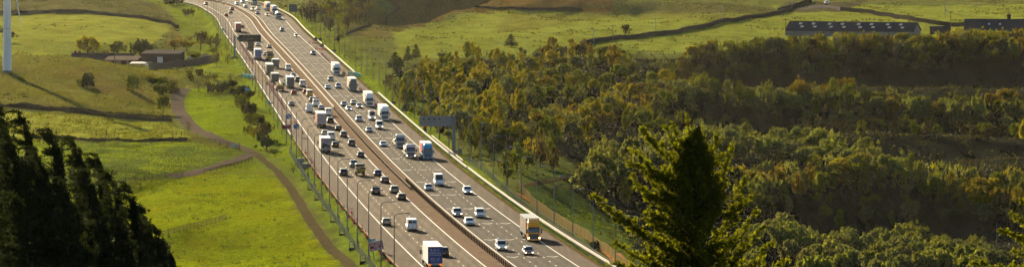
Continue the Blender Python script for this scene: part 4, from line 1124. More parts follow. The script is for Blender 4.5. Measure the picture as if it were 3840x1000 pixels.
# ---- left carriageway, driving away
A = True
car('hatchback', 774, 20, A, (.30, .12, .09), "small brownish red car high on the left carriageway, nearest the top edge")
car('hatchback', 830, 3, A, GRY, "grey car cut by the photo's top edge in the curve")
car('estate', 871, 39, A, (.16, .11, .09), "brown car at the curve, above the grey saloon and the red car")
car('saloon', 865, 51, A, SIL, "silver grey saloon just below the brown car in the curve")
car('hatchback', 848, 63, A, RD, "bright red hatchback above the red ring-emblem lorry")
lorry(894, 123, A, "red box lorry with a ring emblem on its rear doors", WHT_, (.70, .66, .58), 14, 4.0, rear=(.30, .02, .025), extra='ring')
car('saloon', 909, 107, A, BLK, "dark car half hidden to the right of the red ring-emblem lorry")
lorry(940, 190, A, "dark box lorry behind the black gantry panel", DGR, (.035, .03, .028), 13, 3.9, rear=(.03, .025, .022), roof=(.3, .25, .2))
car('high_van', 963, 157, A, DGR, "dark van to the right of the black gantry panel")
car('estate', 968, 174, A, WHT_, "white estate car just right of the black gantry, above the blue-doored lorry")
lorry(968, 226, A, "white lorry with blue rear doors beside the dense cones", WHT_, WHT_, 15, 4.0, rear=(.06, .13, .30))
car('hatchback', 997, 210, A, (.55, .54, .5), "pale car partly hidden left of the loaded dark truck")
car('saloon', 1011, 181, A, SIL, "silver saloon alone near the inner line, above the loaded dark truck")
lorry(1014, 228, A, "dark open truck carrying black plant, beyond the brown-sided lorry", DGR, (.05, .045, .04), 9, 3.2, kind='tipper')
lorry(1034, 258, A, "small white-roofed truck with an orange mark on its dark rear", WHT_, (.06, .055, .05), 8.5, 3.4, rear=(.05, .045, .04), extra='orange_logo')
lorry(1013, 284, A, "brown-sided box lorry with a white roof, beside the concrete blocks", (.3, .25, .2), (.22, .16, .10), 15, 3.9, rear=(.15, .11, .075))
car('van', 1082, 266, A, WHT_, "white panel van alone near the inner line, above the dark people carrier")
lorry(1032, 315, A, "dark grey tarpaulin covered lorry at the end of the concrete blocks", DGR, (.06, .055, .05), 12, 3.5, rear=(.05, .045, .042), roof=(.35, .32, .28))
lorry(1051, 344, A, "brown crane truck loaded with yellow goods", (.5, .3, .08), (.20, .11, .05), 9, 2.6, kind='crane')
lorry(1090, 334, A, "grey-doored lorry with white roof and turquoise side, left of the people carrier", (.2, .45, .45), (.30, .50, .48), 14, 3.9, rear=(.10, .095, .11), roof=(.80, .80, .76))
car('saloon', 1101, 289, A, (.35, .42, .45), "pale car whose roof shows above the grey-doored lorry")
car('suv', 1117, 308, A, DGR, "dark people carrier between the grey-doored lorry and the orange-marked van")
car('van', 1136, 327, A, WHT_, "boxy white van with an orange mark on its rear door", extra='orange')
car('hatchback', 1103, 356, A, RD, "red hatchback below the grey-doored lorry")
car('saloon', 1094, 398, A, (.45, .44, .42), "silver saloon alone in the left lane below the red hatchback")
car('hatchback', 1147, 352, A, RD, "red car with white roof peeping out left of the chevron van")
car('van', 1162, 365, A, (.65, .62, .5), "pale van with yellow and red chevrons on its rear", extra='chevron')
car('estate', 1171, 383, A, GRY, "dark grey car just below the chevron van")
car('van', 1186, 401, A, WHT_, "white van with a roof rack, right of the other white van", extra='rack')
car('high_van', 1161, 424, A, WHT_, "high white van with a roof rack in the middle lane", extra='rack')
car('saloon', 1206, 412, A, (.6, .6, .58), "silver car just above the red and white patterned lorry")
lorry(1206, 480, A, "tall lorry with dark red side and patterned pale rear doors", WHT_, (.42, .13, .10), 15.5, 4.1, rear=(.40, .33, .34), extra='pattern')
car('van', 1233, 436, A, WHT_, "white van passing to the right of the patterned lorry")
car('suv', 1240, 463, A, BLK, "black SUV with a pale roof right of the patterned lorry")
car('saloon', 1270, 491, A, (.06, .012, .014), "very dark red saloon near the inner line, lower right of the patterned lorry")
car('estate', 1220, 509, A, (.38, .34, .30), "beige silver estate above the tractor picture lorry")
car('suv', 1290, 516, A, (.12, .11, .10), "dark bronze SUV near the inner line, right of the white box van")
car('van', 1243, 528, A, WHT_, "white box van right behind the tractor picture lorry's roof")
car('hatchback', 1259, 553, A, BLK, "black hatchback right beside the tractor picture lorry")
lorry(1222, 576, A, "white lorry with a tractor picture on its lilac rear doors", WHT_, WHT_, 12.5, 4.0, rear=(.20, .18, .22), extra='vehicle_picture')
car('suv', 1320, 548, A, (.035, .037, .04), "dark grey SUV alone in the inner lane, right of the black hatchback")
car('hatchback', 1354, 591, A, (.10, .10, .11), "dark grey hatchback in the inner lane above the teal pickup")
car('pickup_truck', 1329, 629, A, (.02, .16, .17), "teal pickup truck directly above the yellow chevron tipper")
car('suv', 1290, 660, A, (.04, .03, .03), "black SUV left of the yellow chevron tipper")
lorry(1353, 661, A, "small dark tipper truck with yellow chevron tailboard", (.5, .48, .4), (.05, .042, .035), 6.2, 2.7, W=2.15, kind='tipper')
car('hatchback', 1418, 661, A, (.05, .06, .20), "blue hatchback with white roof glare at the inner line")
car('estate', 1445, 687, A, (.10, .08, .075), "dark brown estate just below the blue hatchback")
car('suv', 1411, 730, A, (.06, .055, .055), "dark estate in the middle lane above the beige hatchback, left of two cars", extra='rack')
car('suv', 1481, 726, A, (.19, .18, .15), "grey-beige SUV at the inner line, above the brown saloon")
car('estate', 1508, 751, A, (.09, .065, .05), "brown estate car below the grey-beige SUV")
car('hatchback', 1451, 846, A, (.33, .29, .22), "beige hatchback alone in the left lane")
car('van', 1547, 866, A, WHT_, "white panel van with a blue logo, lowest white van on the left carriageway", extra='logo')
lorry(1632, 1012, A, "white-sided removal lorry with dark blue lettered rear doors at the bottom edge", WHT_, (.70, .70, .72), 13.5, 4.15, rear=(.008, .05, .25), extra='rmv')
car('suv', 1665, 962, A, (.03, .032, .036), "black SUV half hidden right of the blue-doored removal lorry")
# ---- right carriageway, coming towards the camera
A = False
car('suv', 891, 21, A, WHT_, "white car leading at the far left of the right carriageway, top of the photo")
car('hatchback', 922, 30, A, WHT_, "white hatchback right of the leading white car, top of the photo")
car('saloon', 914, 13, A, SIL, "silver saloon right at the top edge of the right carriageway")
car('hatchback', 936, 6, A, WHT_, "small white car at the very top edge, left of the green-grey lorry")
lorry(956, 20, A, "green-grey lorry at the top edge of the right carriageway", (.4, .42, .36), (.30, .36, .28), 14, 3.9)
car('suv', 950, 41, A, WHT_, "white SUV left of a smaller white car below the green-grey lorry", lit=True)
car('hatchback', 969, 38, A, WHT_, "small white car just right of the white SUV near the top")
car('saloon', 967, 54, A, SIL, "silver saloon below the two white cars near the top")
car('hatchback', 1003, 61, A, (.6, .3, .25), "pinkish white car with lit lamps, left of the white tanker", lit=True)
lorry(1008, 42, A, "orange-sided lorry with a silver cab, leftmost of the far trio", (.35, .36, .38), (.55, .25, .12), 13, 4.0)
lorry(1031, 56, A, "orange-brown box lorry with a white cab, middle of the far trio", (.45, .46, .48), (.40, .22, .12), 14, 4.1)
lorry(1045, 74, A, "silver tanker lorry, lowest of the far trio", (.5, .5, .48), (.75, .72, .66), 12, 3.4, kind='tanker')
car('suv', 1059, 119, A, SIL, "silver SUV alone in the middle lane, upper right carriageway")
car('hatchback', 1112, 141, A, (.6, .45, .38), "pale car with amber lit lamps alone in the outer lane", lit=True)
car('suv', 1176, 208, A, SIL, "silver SUV beside the upper short cone row", extra='rack')
lorry(1263, 284, A, "white lorry beside the dark red cones, farthest big white lorry", WHT_, (.74, .70, .62), 15, 4.1, lit=False)
car('suv', 1241, 306, A, (.30, .26, .22), "bronze SUV left of the farthest big white lorry")
car('saloon', 1230, 335, A, WHT_, "white saloon left of the silver pickup")
car('pickup_truck', 1270, 333, A, (.45, .45, .46), "silver pickup truck left of the tan box lorry")
lorry(1325, 345, A, "tan box lorry with a black and white cab", (.10, .10, .10), (.60, .46, .32), 15, 4.2, extra='darkbumper', lit=False)
lorry(1387, 402, A, "cream box lorry with a white cab, third of the line of lorries", WHT_, (.72, .62, .50), 15, 4.2)
car('saloon', 1291, 399, A, SIL, "silver saloon leftmost of the cluster of four cars")
car('saloon', 1327, 393, A, (.5, .45, .38), "beige saloon, upper right of the cluster of four cars")
car('saloon', 1309, 416, A, WHT_, "white saloon lowest of the cluster of four cars", lit=True)
car('saloon', 1349, 406, A, SIL, "silver saloon rightmost of the cluster, beside the cream lorry", lit=True)
car('suv', 1348, 457, A, SIL, "silver car in the left lane, left of the beacon van")
car('high_van', 1397, 452, A, WHT_, "white van with an amber roof beacon", lit=True, extra='beacon')
lorry(1444, 454, A, "white lorry with white cab at the outer lane, right of the beacon van", WHT_, (.72, .68, .62), 15, 4.1)
car('van', 1425, 486, A, WHT_, "white van with lit lamps below the beacon van", lit=True)
car('saloon', 1386, 497, A, SIL, "silver saloon left of the lower white van")
car('saloon', 1440, 551, A, WHT_, "white saloon alone left of the flatbed lorry")
lorry(1502, 556, A, "silver-cab flatbed lorry, upper left of three lorries by the gantry", (.40, .42, .45), (.5, .45, .38), 15, 3.7, kind='flat')
lorry(1541, 594, A, "white-cab flatbed lorry with wrapped load, middle of three lorries by the gantry", (.50, .48, .48), (.5, .45, .38), 14, 3.7, kind='flat', extra='load', lit=True)
lorry(1605, 599, A, "red box lorry with a sky-blue cab", (.02, .26, .50), (.66, .60, .56), 11.5, 4.0, extra='redside')
car('high_van', 1649, 698, A, WHT_, "high white van alone in the middle lane below the blue-cab lorry")
car('hatchback', 1610, 716, A, (.5, .5, .48), "silver hatchback left of the high white van")
car('suv', 1756, 729, A, WHT_, "white SUV with lit lamps in the outer lane", lit=True)
car('suv', 1718, 813, A, SIL, "silver estate, upper left of three cars near the middle of the right carriageway", lit=True)
car('small_van', 1803, 817, A, WHT_, "white people carrier, right one of three cars on the right carriageway")
car('estate', 1764, 846, A, WHT_, "white estate, lowest of three cars on the right carriageway")
lorry(2003, 905, A, "bright orange-yellow lorry with a grey container behind", (.85, .34, .008), (.15, .13, .13), 13, 4.2, lit=True, extra='orange_logo', roof=(.16, .15, .15))
car('small_van', 1884, 940, A, WHT_, "white small van with a roof rack at the bottom of the right carriageway", lit=True, extra='rack')
car('hatchback', 1985, 957, A, (.07, .055, .08), "dark purple-grey hatchback with lit lamps, nearest car on the right carriageway", lit=True)
# parked beside farm and on the upper lane
def parked(kind, u, v, rz, col, label, nm='van'):
    p = hit(u, v); r_ = tag(empty(nm, p + Vector((0, 0, .05)), rz), label, 'van' if 'van' in kind else 'car')
    for name, me_, m_, sub in car_parts(kind):
        o = add_part(name, me_, paint(col) if m_ == 'PAINT' else (HEADL if m_ == 'HEAD' else m_), r_)
        if sub: add_part(sub[0], sub[1], sub[2], o)
parked('small_van', 722, 222, math.radians(80), WHT_, "white van parked behind the farm wall")
parked('suv', 3101, 16, math.radians(160), (.35, .37, .42), "silver car standing on the pale lane at the top right", 'parked_car')

# ------------------------------------------------------------------ walls, hedges and field fences
LOWST = mat("mossy_stone", (.055, .048, .028), .95, col2=(.030, .026, .020), vscale=.9, bump=.1, bscale=3)
STONE = mat("dry_stone", (.048, .042, .034), .95, col2=(.028, .024, .020), vscale=1.2, bump=.08, bscale=3)
def wall(name, px, h, t, label, m=None, cat="wall", rag=.12, step=1.6):
    P = path_pts(px, step); V = []; F = []
    for i, p in enumerate(P):
        d = P[min(i + 1, len(P) - 1)] - P[max(i - 1, 0)]; d.z = 0; d.normalize(); nn = Vector((-d.y, d.x, 0)) * t / 2
        hh = h * (1 + random.uniform(-rag, rag))
        for q, z in ((p - nn * 1.2, -.4), (p + nn * 1.2, -.4), (p + nn * .8, hh), (p - nn * .8, hh)): V.append((q.x, q.y, g(q.x, q.y) + z))
        if i:
            k = (i - 1) * 4
            for j in range(4): F.append((k + j, k + (j + 1) % 4, k + 4 + (j + 1) % 4, k + 4 + j))
    F += [(0, 1, 2, 3), tuple(range(len(V) - 4, len(V)))]
    o = MB().add(V, F).build(name, m or STONE, None); return tag(o, label, cat)
wall("stone_wall", [(-60,56),(0,53),(110,51),(210,47),(330,49),(450,62),(560,75),(640,90),(668,108)], 1.5, .7, "long dry stone wall along the top of the pale far left meadow")
wall("stone_wall", [(-60,402),(0,404),(150,410),(250,420),(330,430),(430,442),(540,450),(645,455)], 1.0, .7, "upper of the two dark walls below the turbine knoll", LOWST, rag=.35)
wall("stone_wall", [(-60,392),(0,396),(150,402),(250,411),(340,420),(450,430),(560,437),(640,443)], .7, .6, "higher thin wall running just above the dark wall below the turbine knoll", LOWST, rag=.35)
wall("stone_wall", [(120,517),(240,524),(330,529),(480,533),(600,530),(700,528)], .9, .6, "dark wall along the hedge line with the small round bushes", LOWST, rag=.35)
wall("stone_wall", [(2180,172),(2225,160),(2310,148),(2420,138),(2520,128),(2610,110),(2700,86),(2780,76),(2900,56),(2960,42)], 1.8, 1.6, "thick dark field bank climbing right across the upper meadows", rag=.06)  # thick dark wall stands for the shaded face of a bank
wall("stone_wall", [(2920,44),(2990,26),(3040,10)], 2.0, 1.2, "dark wall end climbing to the pale lane at the top right")  # end of the same dark stand-in for the shaded bank
wall("stone_wall", [(3155,40),(3230,48),(3330,62),(3430,80),(3520,94),(3640,104)], 2.0, 1.5, "dark field bank running down right from the pale lane towards the house", rag=.06)  # another dark wall in place of a bank's shaded face
wall("stone_wall", [(1780,30),(1900,33),(2030,36),(2180,38)], 1.1, .6, "low added wall standing for the dark shade band across the moor at the top centre")  # invented wall, put in to draw a dark band of shade
wall("stone_wall", [(1300,132),(1380,100),(1450,62),(1500,35)], 1.0, .6, "thin wall climbing the rough slope right of the motorway")
wall("farm_wall", [(560,262),(640,254),(720,246),(770,236),(822,228)], 2.6, .5, "tall grey boundary wall in front of the farm barn", mat("farm_stone", (.12, .095, .075), .95, var=.3, vscale=1), rag=.03)

def rail_fence(px, label, h=1.2, rails=3, sp=2.6, m=None, thick=.13):
    P = path_pts(px, sp); root = tag(empty("rail_fence", P[0]), label, "fence")
    pm = MB(); pm.box(-thick / 2, thick / 2, -thick / 2, thick / 2, -.4, h + .1); pm = pm.mesh("post"); pm.materials.append(m or WOOD)
    for p in P[:100]:
        o = link(bpy.data.objects.new("post", pm), root); o.location = Vector((p.x, p.y, g(p.x, p.y))) - P[0]
    for k in range(rails):
        b_ = MB(); z = h * (k + 1) / rails - .1
        for a_, b1_ in zip(P[:-1], P[1:]):
            b_.bar(Vector((a_.x, a_.y, g(a_.x, a_.y) + z)) - P[0], Vector((b1_.x, b1_.y, g(b1_.x, b1_.y) + z)) - P[0], .07, .13)
        b_.build("rail", m or WOOD, root)
rail_fence([(720,528),(770,533),(820,538),(852,545),(880,556),(900,566)], "dark timber rail fence along the farm lane down to the junction", 1.3)
rail_fence([(765,650),(820,640),(880,622),(945,602)], "double-railed timber barrier on the low side of the farm lane branch", 1.0, 2, 3, None, .2)
rail_fence([(430,690),(520,680),(600,672),(685,660)], "timber rail barrier at the left end of the farm lane branch", 1.0, 2, 3, None, .2)
rail_fence([(610,890),(680,872),(750,852),(815,838),(848,828)], "weathered timber fence sloping across the lower left field", 1.3)
rail_fence([(2020,690),(2080,685),(2140,675)], "short timber fence beside the orange dirt footpath", 1.3, 2, 2.4)
rail_fence([(2395,205),(2450,205),(2530,204)], "row of dark fence posts at the meadow's edge above the wood", 1.5, 1, 4.2, None, .3)
rail_fence([(3000,32),(3080,35),(3140,38)], "small fence beside the pale lane at the top right", 1.2, 2, 3)
rail_fence([(0,272),(30,268),(95,268)], "short timber fence behind the foot of the wind turbine", 1.4, 2, 3)
rail_fence([(885,300),(915,285),(945,275)], "pale rail fence on the bank beside the left ramp", 1.2, 3, 3)
# gate on the lane
p = hit(875, 556); r_ = tag(empty("field_gate", p, .3), "grey gate with a pale blue notice across the farm lane", "gate")
b_ = MB()
for s_ in (-1.6, 1.6): b_.box(s_ - .09, s_ + .09, -.09, .09, -.3, 1.5)
b_.build("gate_posts", WOOD, r_)
b_ = MB()
for k in range(5): b_.box(-1.5, 1.5, -.03, .03, .2 + k * .24, .26 + k * .24)
b_.build("bars", STEEL, r_)
b_ = MB(); b_.box(-.2, .8, -.09, -.04, .35, 1.25); b_.build("notice", mat("pale_blue", (.14, .36, .55), .5), r_)
p = hit(925, 350); r_ = tag(empty("notice_board", p, 0), "pale blue notice board leaning among the bushes by the bright field", "sign")
b_ = MB(); b_.box(-1.1, 1.1, -.05, .05, .3, 1.9); b_.build("board", mat("pale_blue", ()), r_); two_posts(r_, .8, 1.2, WOOD)

# ------------------------------------------------------------------ poles
POLE = mat("pole_timber", (.11, .085, .06), .8)
def pole(u, v, h, label, arm=True, m=None, r=.17):
    p = hit(u, v); r_ = tag(empty("utility_pole", p), label, "utility pole")
    b_ = MB(); b_.tube((0, 0, -.5), (0, 0, h), r, r * .75, 8); b_.build("pole", m or POLE, r_)
    if arm:
        b_ = MB(); b_.box(-1.4, 1.4, -.07, .07, h - .7, h - .5); b_.build("crossarm", m or POLE, r_)
        for x in (-1.25, -.5, .5, 1.25):
            b_ = MB(); b_.tube((x, 0, h - .5), (x, 0, h - .1), .1, .08, 6); b_.build("insulator", DARK, r_)
pole(2298, 160, 8.0, "dark T-shaped power pole above the yellow trees, left of the round meadow tree", True)
pole(2226, 172, 8.0, "plain pale pole rising from the yellow trees at the end of the field bank", False, STEEL)
pole(2459, 130, 8.5, "plain grey pole halfway along the climbing field bank", False, STEEL)
pole(2706, 86, 8.5, "plain grey pole at the upper end of the climbing field bank", False, STEEL)
pole(2946, 135, 8.3, "T-shaped power pole at the left end of the long barn", True)
pole(3565, 118, 9.8, "T-shaped power pole left of the dark-roofed house", True)
pole(3544, 62, 9.0, "thin plain pole in the top right meadow", False, STEEL)
pole(430, 250, 7.5, "timber pole standing in front of the farm cottages", True)
pole(2970, 36, 6.5, "thin pole beside the pale lane at the top", False, STEEL)
pole(3738, 965, 10.5, "single grey lamp pole among the dark trees at the lower right", False, STEEL, .12)

# ------------------------------------------------------------------ wind turbine
p = hit(27, 270); TW = mat("turbine_white", (.58, .62, .66), .45)
r_ = tag(empty("wind_turbine", p), "tall pale wind turbine standing on the grassy knoll at the left edge", "wind turbine")
hb = (p.y / FPX) ; hb = 45.0
b_ = MB(); b_.tube((0, 0, -1), (0, 0, hb), 1.5, .88, 28, False)
o = b_.build("tower", TW, r_, smooth=True)
b_ = MB(); b_.tube((0, 0, -.5), (0, 0, .5), 1.9, 1.75, 24); b_.build("base_ring", CONC, r_)
b_ = MB(); b_.tube((0, 0, 14), (0, 0, 14.12), 1.33, 1.33, 28, False); b_.build("seam", STEEL, r_)
b_ = MB(); b_.box(-1.2, 1.2, -2.6, 4.0, hb - .9, hb + 1.2, .1); b_.build("nacelle", TW, r_, bevel=.2)
b_ = MB(); b_.tube((0, -2.6, hb), (0, -4.2, hb), 1.1, .35, 16); b_.build("hub", TW, r_)
tip = Vector(((85 - 27) * p.y / FPX, -3.4, HC - (105 - YH) * p.y / FPX - p.z)); hubp = Vector((0, -3.4, hb))
a0 = math.atan2(tip.z - hubp.z, tip.x); Lb = math.hypot(tip.x, tip.z - hb)
for k in range(3):
    an = a0 + k * 2 * math.pi / 3; d = Vector((math.cos(an), 0, math.sin(an))); s_ = Vector((-d.z, 0, d.x)); y_ = Vector((0, 1, 0))
    V = []; n = 9
    for i in range(n):
        t = i / (n - 1); c = hubp + d * (Lb * t + .6 * (1 - t)); w = (.45 + .75 * math.sin(min(1, t * 4) * math.pi / 2)) * (1 - t) ** .75 * .95 + .05; th = w * .22 + .03
        V += [c - s_ * w * .4, c + y_ * th, c + s_ * w * .6, c - y_ * th]
    F = [(i * 4 + j, i * 4 + (j + 1) % 4, i * 4 + 4 + (j + 1) % 4, i * 4 + 4 + j) for i in range(n - 1) for j in range(4)] + [(0, 1, 2, 3)]
    MB().add(V, F).build("blade", TW, r_)

# ------------------------------------------------------------------ buildings
SLATE = mat("slate_roof", (.042, .042, .052), .8, var=.25, vscale=2, spec=.25)
def gable(name, P, rz, L, W, he, rise, label, wallm, roofm, over=.4, cat="building", mono=False):
    r_ = tag(empty(name, P, rz), label, cat)
    b_ = MB(); x0, x1, y0, y1 = -L / 2, L / 2, -W / 2, W / 2
    if mono: b_.add([(x0, y0, -1.5), (x1, y0, -1.5), (x1, y1, -1.5), (x0, y1, -1.5), (x0, y0, he), (x1, y0, he), (x1, y1, he + rise), (x0, y1, he + rise)], [(3, 2, 1, 0), (4, 5, 6, 7), (0, 1, 5, 4), (1, 2, 6, 5), (2, 3, 7, 6), (3, 0, 4, 7)])
    else: b_.add([(x0, y0, -1.5), (x1, y0, -1.5), (x1, y1, -1.5), (x0, y1, -1.5), (x0, y0, he), (x1, y0, he), (x1, y1, he), (x0, y1, he), (x0, 0, he + rise), (x1, 0, he + rise)],
                 [(3, 2, 1, 0), (0, 1, 5, 4), (2, 3, 7, 6), (1, 2, 6, 9, 5), (3, 0, 4, 8, 7), (4, 5, 9, 8), (6, 7, 8, 9)])
    b_.build("wall", wallm, r_)
    b_ = MB(); o_ = over; t = .16
    if mono:
        s_ = rise / W; b_.add([(x0 - o_, y0 - o_, he - s_ * o_ + .02), (x1 + o_, y0 - o_, he - s_ * o_ + .02), (x1 + o_, y1 + o_, he + rise + s_ * o_ + .02), (x0 - o_, y1 + o_, he + rise + s_ * o_ + .02)] + [(x0 - o_, y0 - o_, he - s_ * o_ + t), (x1 + o_, y0 - o_, he - s_ * o_ + t), (x1 + o_, y1 + o_, he + rise + s_ * o_ + t), (x0 - o_, y1 + o_, he + rise + s_ * o_ + t)],
              [(3, 2, 1, 0), (4, 5, 6, 7), (0, 1, 5, 4), (1, 2, 6, 5), (2, 3, 7, 6), (3, 0, 4, 7)])
    else:
        s_ = rise / (W / 2)
        for sy in (-1, 1):
            ye = sy * (W / 2 + o_); ze = he - s_ * o_ + .03; zr = he + rise + .03
            b_.add([(x0 - o_, ye, ze), (x1 + o_, ye, ze), (x1 + o_, 0, zr), (x0 - o_, 0, zr), (x0 - o_, ye, ze + t), (x1 + o_, ye, ze + t), (x1 + o_, 0, zr + t), (x0 - o_, 0, zr + t)],
                   [(3, 2, 1, 0), (4, 5, 6, 7), (0, 1, 5, 4), (1, 2, 6, 5), (2, 3, 7, 6), (3, 0, 4, 7)])
    rf = b_.build("roof", roofm, r_)
    return r_, rf
# long barn on the right
p = hit(3200, 138)
r_, rf = gable("long_barn", p, math.radians(-17), 61, 19, 3.0, 3.9, "long low barn with a dark slate roof and two rows of pale rooflights", mat("barn_wall", (.16, .16, .17), .8, var=.1, vscale=1), SLATE)
SKYL = mat("rooflight", (.50, .44, .33), .45)
for i in range(8):
    for k, (f0, f1, dx) in enumerate(((.30, .48, 1.2), (.62, .82, -.2))):
        x = -25.5 + i * 7.0 + (i % 2) * -.8 + dx; s_ = 3.9 / 9.5; y0, y1 = -9.5 * (1 - f0), -9.5 * (1 - f1)
        b_ = MB(); b_.quad((x, y0, 3.0 + 3.9 * f0 + .24), (x + 1.6, y0, 3.0 + 3.9 * f0 + .24), (x + 1.6, y1, 3.0 + 3.9 * f1 + .24), (x, y1, 3.0 + 3.9 * f1 + .24)); b_.build("rooflight", SKYL, rf)
b_ = MB(); b_.box(30.55, 30.62, -1.8, 1.8, -.5, 3.3); b_.build("door", mat("barn_door", (.09, .09, .10), .7), r_)
# house on the right edge
p = hit(3740, 145); DST = mat("dark_stone", (.055, .045, .045), .9, var=.3, vscale=1.5)
r_, rf = gable("stone_house", p, math.radians(-4), 30, 12, 3.6, 5.4, "dark slate-roofed stone house with one chimney at the right edge", DST, SLATE)
b_ = MB(); b_.box(4.6, 6.2, -.6, .6, 8.2, 11.3); ch = b_.build("chimney", DST, rf)
b_ = MB(); b_.box(4.5, 6.3, -.7, .7, 11.0, 11.25); b_.build("chimney_cap", DST, ch)
for x in (5.1, 5.65):
    b_ = MB(); b_.tube((x, 0, 11.25), (x, 0, 12.1 + (x > 5.3) * .7), .17, .14, 8); b_.build("chimney_pot", mat("terracotta", (.28, .06, .04), .7), ch)
for x in (-4.5, .6):
    b_ = MB(); f = .5; b_.quad((x, -6 * .5, 6.3 + .26), (x + 1, -6 * .5, 6.3 + .26), (x + 1, -6 * .38, 3.6 + 5.4 * .62 + .26), (x, -6 * .38, 3.6 + 5.4 * .62 + .26)); b_.build("roof_window", mat("pale_glass", (.30, .42, .55), .2), rf)
for x in (-11, -6, 1, 8):
    b_ = MB(); b_.box(x, x + 1.2, -6.05, -6.0, 1.0, 2.3); f_ = b_.build("window", mat("window_frame", (.4, .4, .4), .5), r_); b_ = MB(); b_.box(x + .1, x + 1.1, -6.07, -6.05, 1.1, 2.2); b_.build("pane", GLASS, f_)
p = hit(3525, 128); gable("dark_shed", p, math.radians(-8), 9.5, 6, 2.6, 1.0, "small dark shed between the long barn and the stone house", DST, SLATE, .2)
# farm on the left
p = hit(612, 240); BW = mat("barn_boards", (.040, .034, .032), .9, var=.3, vscale=1.5, stretch=(3, 3, .3))
r_, rf = gable("farm_barn", p, math.radians(-5), 15.2, 12, 4.3, .8, "dark boarded flat-roofed farm barn with a pale sliding door", BW, mat("grey_roof", (.11, .09, .085), .8, var=.2, vscale=.6), .3, mono=True)
b_ = MB(); b_.box(-1.3, .9, -6.1, -6.0, .2, 3.0); b_.build("door", mat("pale_door", (.42, .44, .48), .5), r_)
b_ = MB(); b_.box(-1.6, 1.2, -6.16, -6.1, 3.0, 3.15); b_.build("door_track", STEEL, r_)
p = Vector(((462 - 1920) * 1545 / FPX, 1545, -5.2)); r_, rf = gable("low_shed", p, math.radians(-6), 13, 8, 1.9, 1.1, "low open shed with a pale brown roof left of the farm barn", mat("shed_brick", (.10, .055, .04), .9, var=.3, vscale=2), mat("pale_roof", (.20, .15, .11), .8, var=.2, vscale=.8), .3, mono=True)
for x in (-4, 0, 3.2):
    b_ = MB(); b_.box(x, x + 2, -4.06, -4.0, .1, 1.6); b_.build("painted_opening", mat("opening_shade", (.012, .01, .01), .9), r_)  # near-black slabs on the solid wall paint the shade of open bays
p = Vector(((528 - 1920) * 1532 / FPX, 1532, -6.2)); r_, rf = gable("brick_outhouse", p, math.radians(-8), 8, 4, 1.9, .5, "small brick outhouse with a white door beside the farm wall", mat("brick", (.16, .05, .03), .9, var=.3, vscale=3), mat("white_roof", (.16, .15, .14), .6), .15, mono=True)
b_ = MB(); b_.box(2.3, 3.8, -2.06, -2.0, 0, 1.8); b_.build("door", WHT, r_)
p = Vector(((385 - 1920) * 1588 / FPX, 1588, -7.4))
r_, rf = gable("cottage_row", p, math.radians(-3), 25, 9, 2.2, 2.5, "long row of farm cottages with a dark roof and four chimneys behind the knoll", DST, mat("brown_slate", (.06, .045, .042), .8, var=.25, vscale=1.5), .3)
for x in (-11.2, -9.6, -4.2, .6, 2.0):
    b_ = MB(); b_.box(x - .45, x + .45, -.4, .4, 3.9, 5.7); ch = b_.build("chimney", mat("brick", ()), rf)
    b_ = MB(); b_.tube((x, 0, 5.7), (x, 0, 6.1), .16, .14, 8); b_.build("chimney_pot", mat("terracotta", ()), ch)
for x in (-8, -2, 5, 9):
    b_ = MB(); b_.box(x, x + 1.1, -4.56, -4.5, .6, 1.7); f_ = b_.build("window", mat("window_frame", ()), r_); b_ = MB(); b_.box(x + .1, x + 1.0, -4.58, -4.56, .7, 1.6); b_.build("pane", GLASS, f_)
# sand heap beside the farm wall
p = hit(772, 222); b_ = MB(); n = 14
ring = [(math.cos(i * 2 * math.pi / n) * 3.2 * random.uniform(.85, 1.1), math.sin(i * 2 * math.pi / n) * 2.5, -.3) for i in range(n)]
r2 = [(x * .45, y * .45, 1.9 + random.uniform(-.15, .15)) for x, y, z in ring]
b_.add(ring + r2 + [(0, 0, 2.5)], [(i, (i + 1) % n, n + (i + 1) % n, n + i) for i in range(n)] + [(n + i, n + (i + 1) % n, 2 * n) for i in range(n)])
o = b_.build("sand_heap", mat("sand", (.40, .27, .12), .95, var=.1, vscale=1)); o.location = p; tag(o, "pale heap of sand behind the farm wall", "heap")

# ------------------------------------------------------------------ trees
BARK = mat("bark", (.045, .034, .025), .9, var=.3, vscale=2)
LEAF = mat("leaves", rough=.7, spec=.05, objcol=True, var=.42, vscale=.55, transl=(.45, (1.6, 1.5, .6)))
DLEAF = mat("needles", rough=.7, spec=.05, objcol=True, var=.4, vscale=.8, transl=(.18, (1.3, 1.4, .6)))
def leaves_at(P, size, rng, asp=1.5, up=None, jitter=1.0):
    """one quad per point, random orientation"""
    n = len(P); a_ = rng.normal(size=(n, 3)); 
    if up is not None: a_ = a_ * jitter + up
    a_ /= np.linalg.norm(a_, axis=1)[:, None]; b_ = rng.normal(size=(n, 3)); b_ = np.cross(a_, b_); b_ /= np.linalg.norm(b_, axis=1)[:, None]
    s = size * rng.uniform(.6, 1.35, n)[:, None]; A = a_ * s * asp / 2; B = b_ * s / 2
    V = np.stack([P - A - B * .6, P - A * .2 + B, P + A, P + A * .1 - B], 1).reshape(-1, 3)
    return V, np.arange(4 * n).reshape(-1, 4)
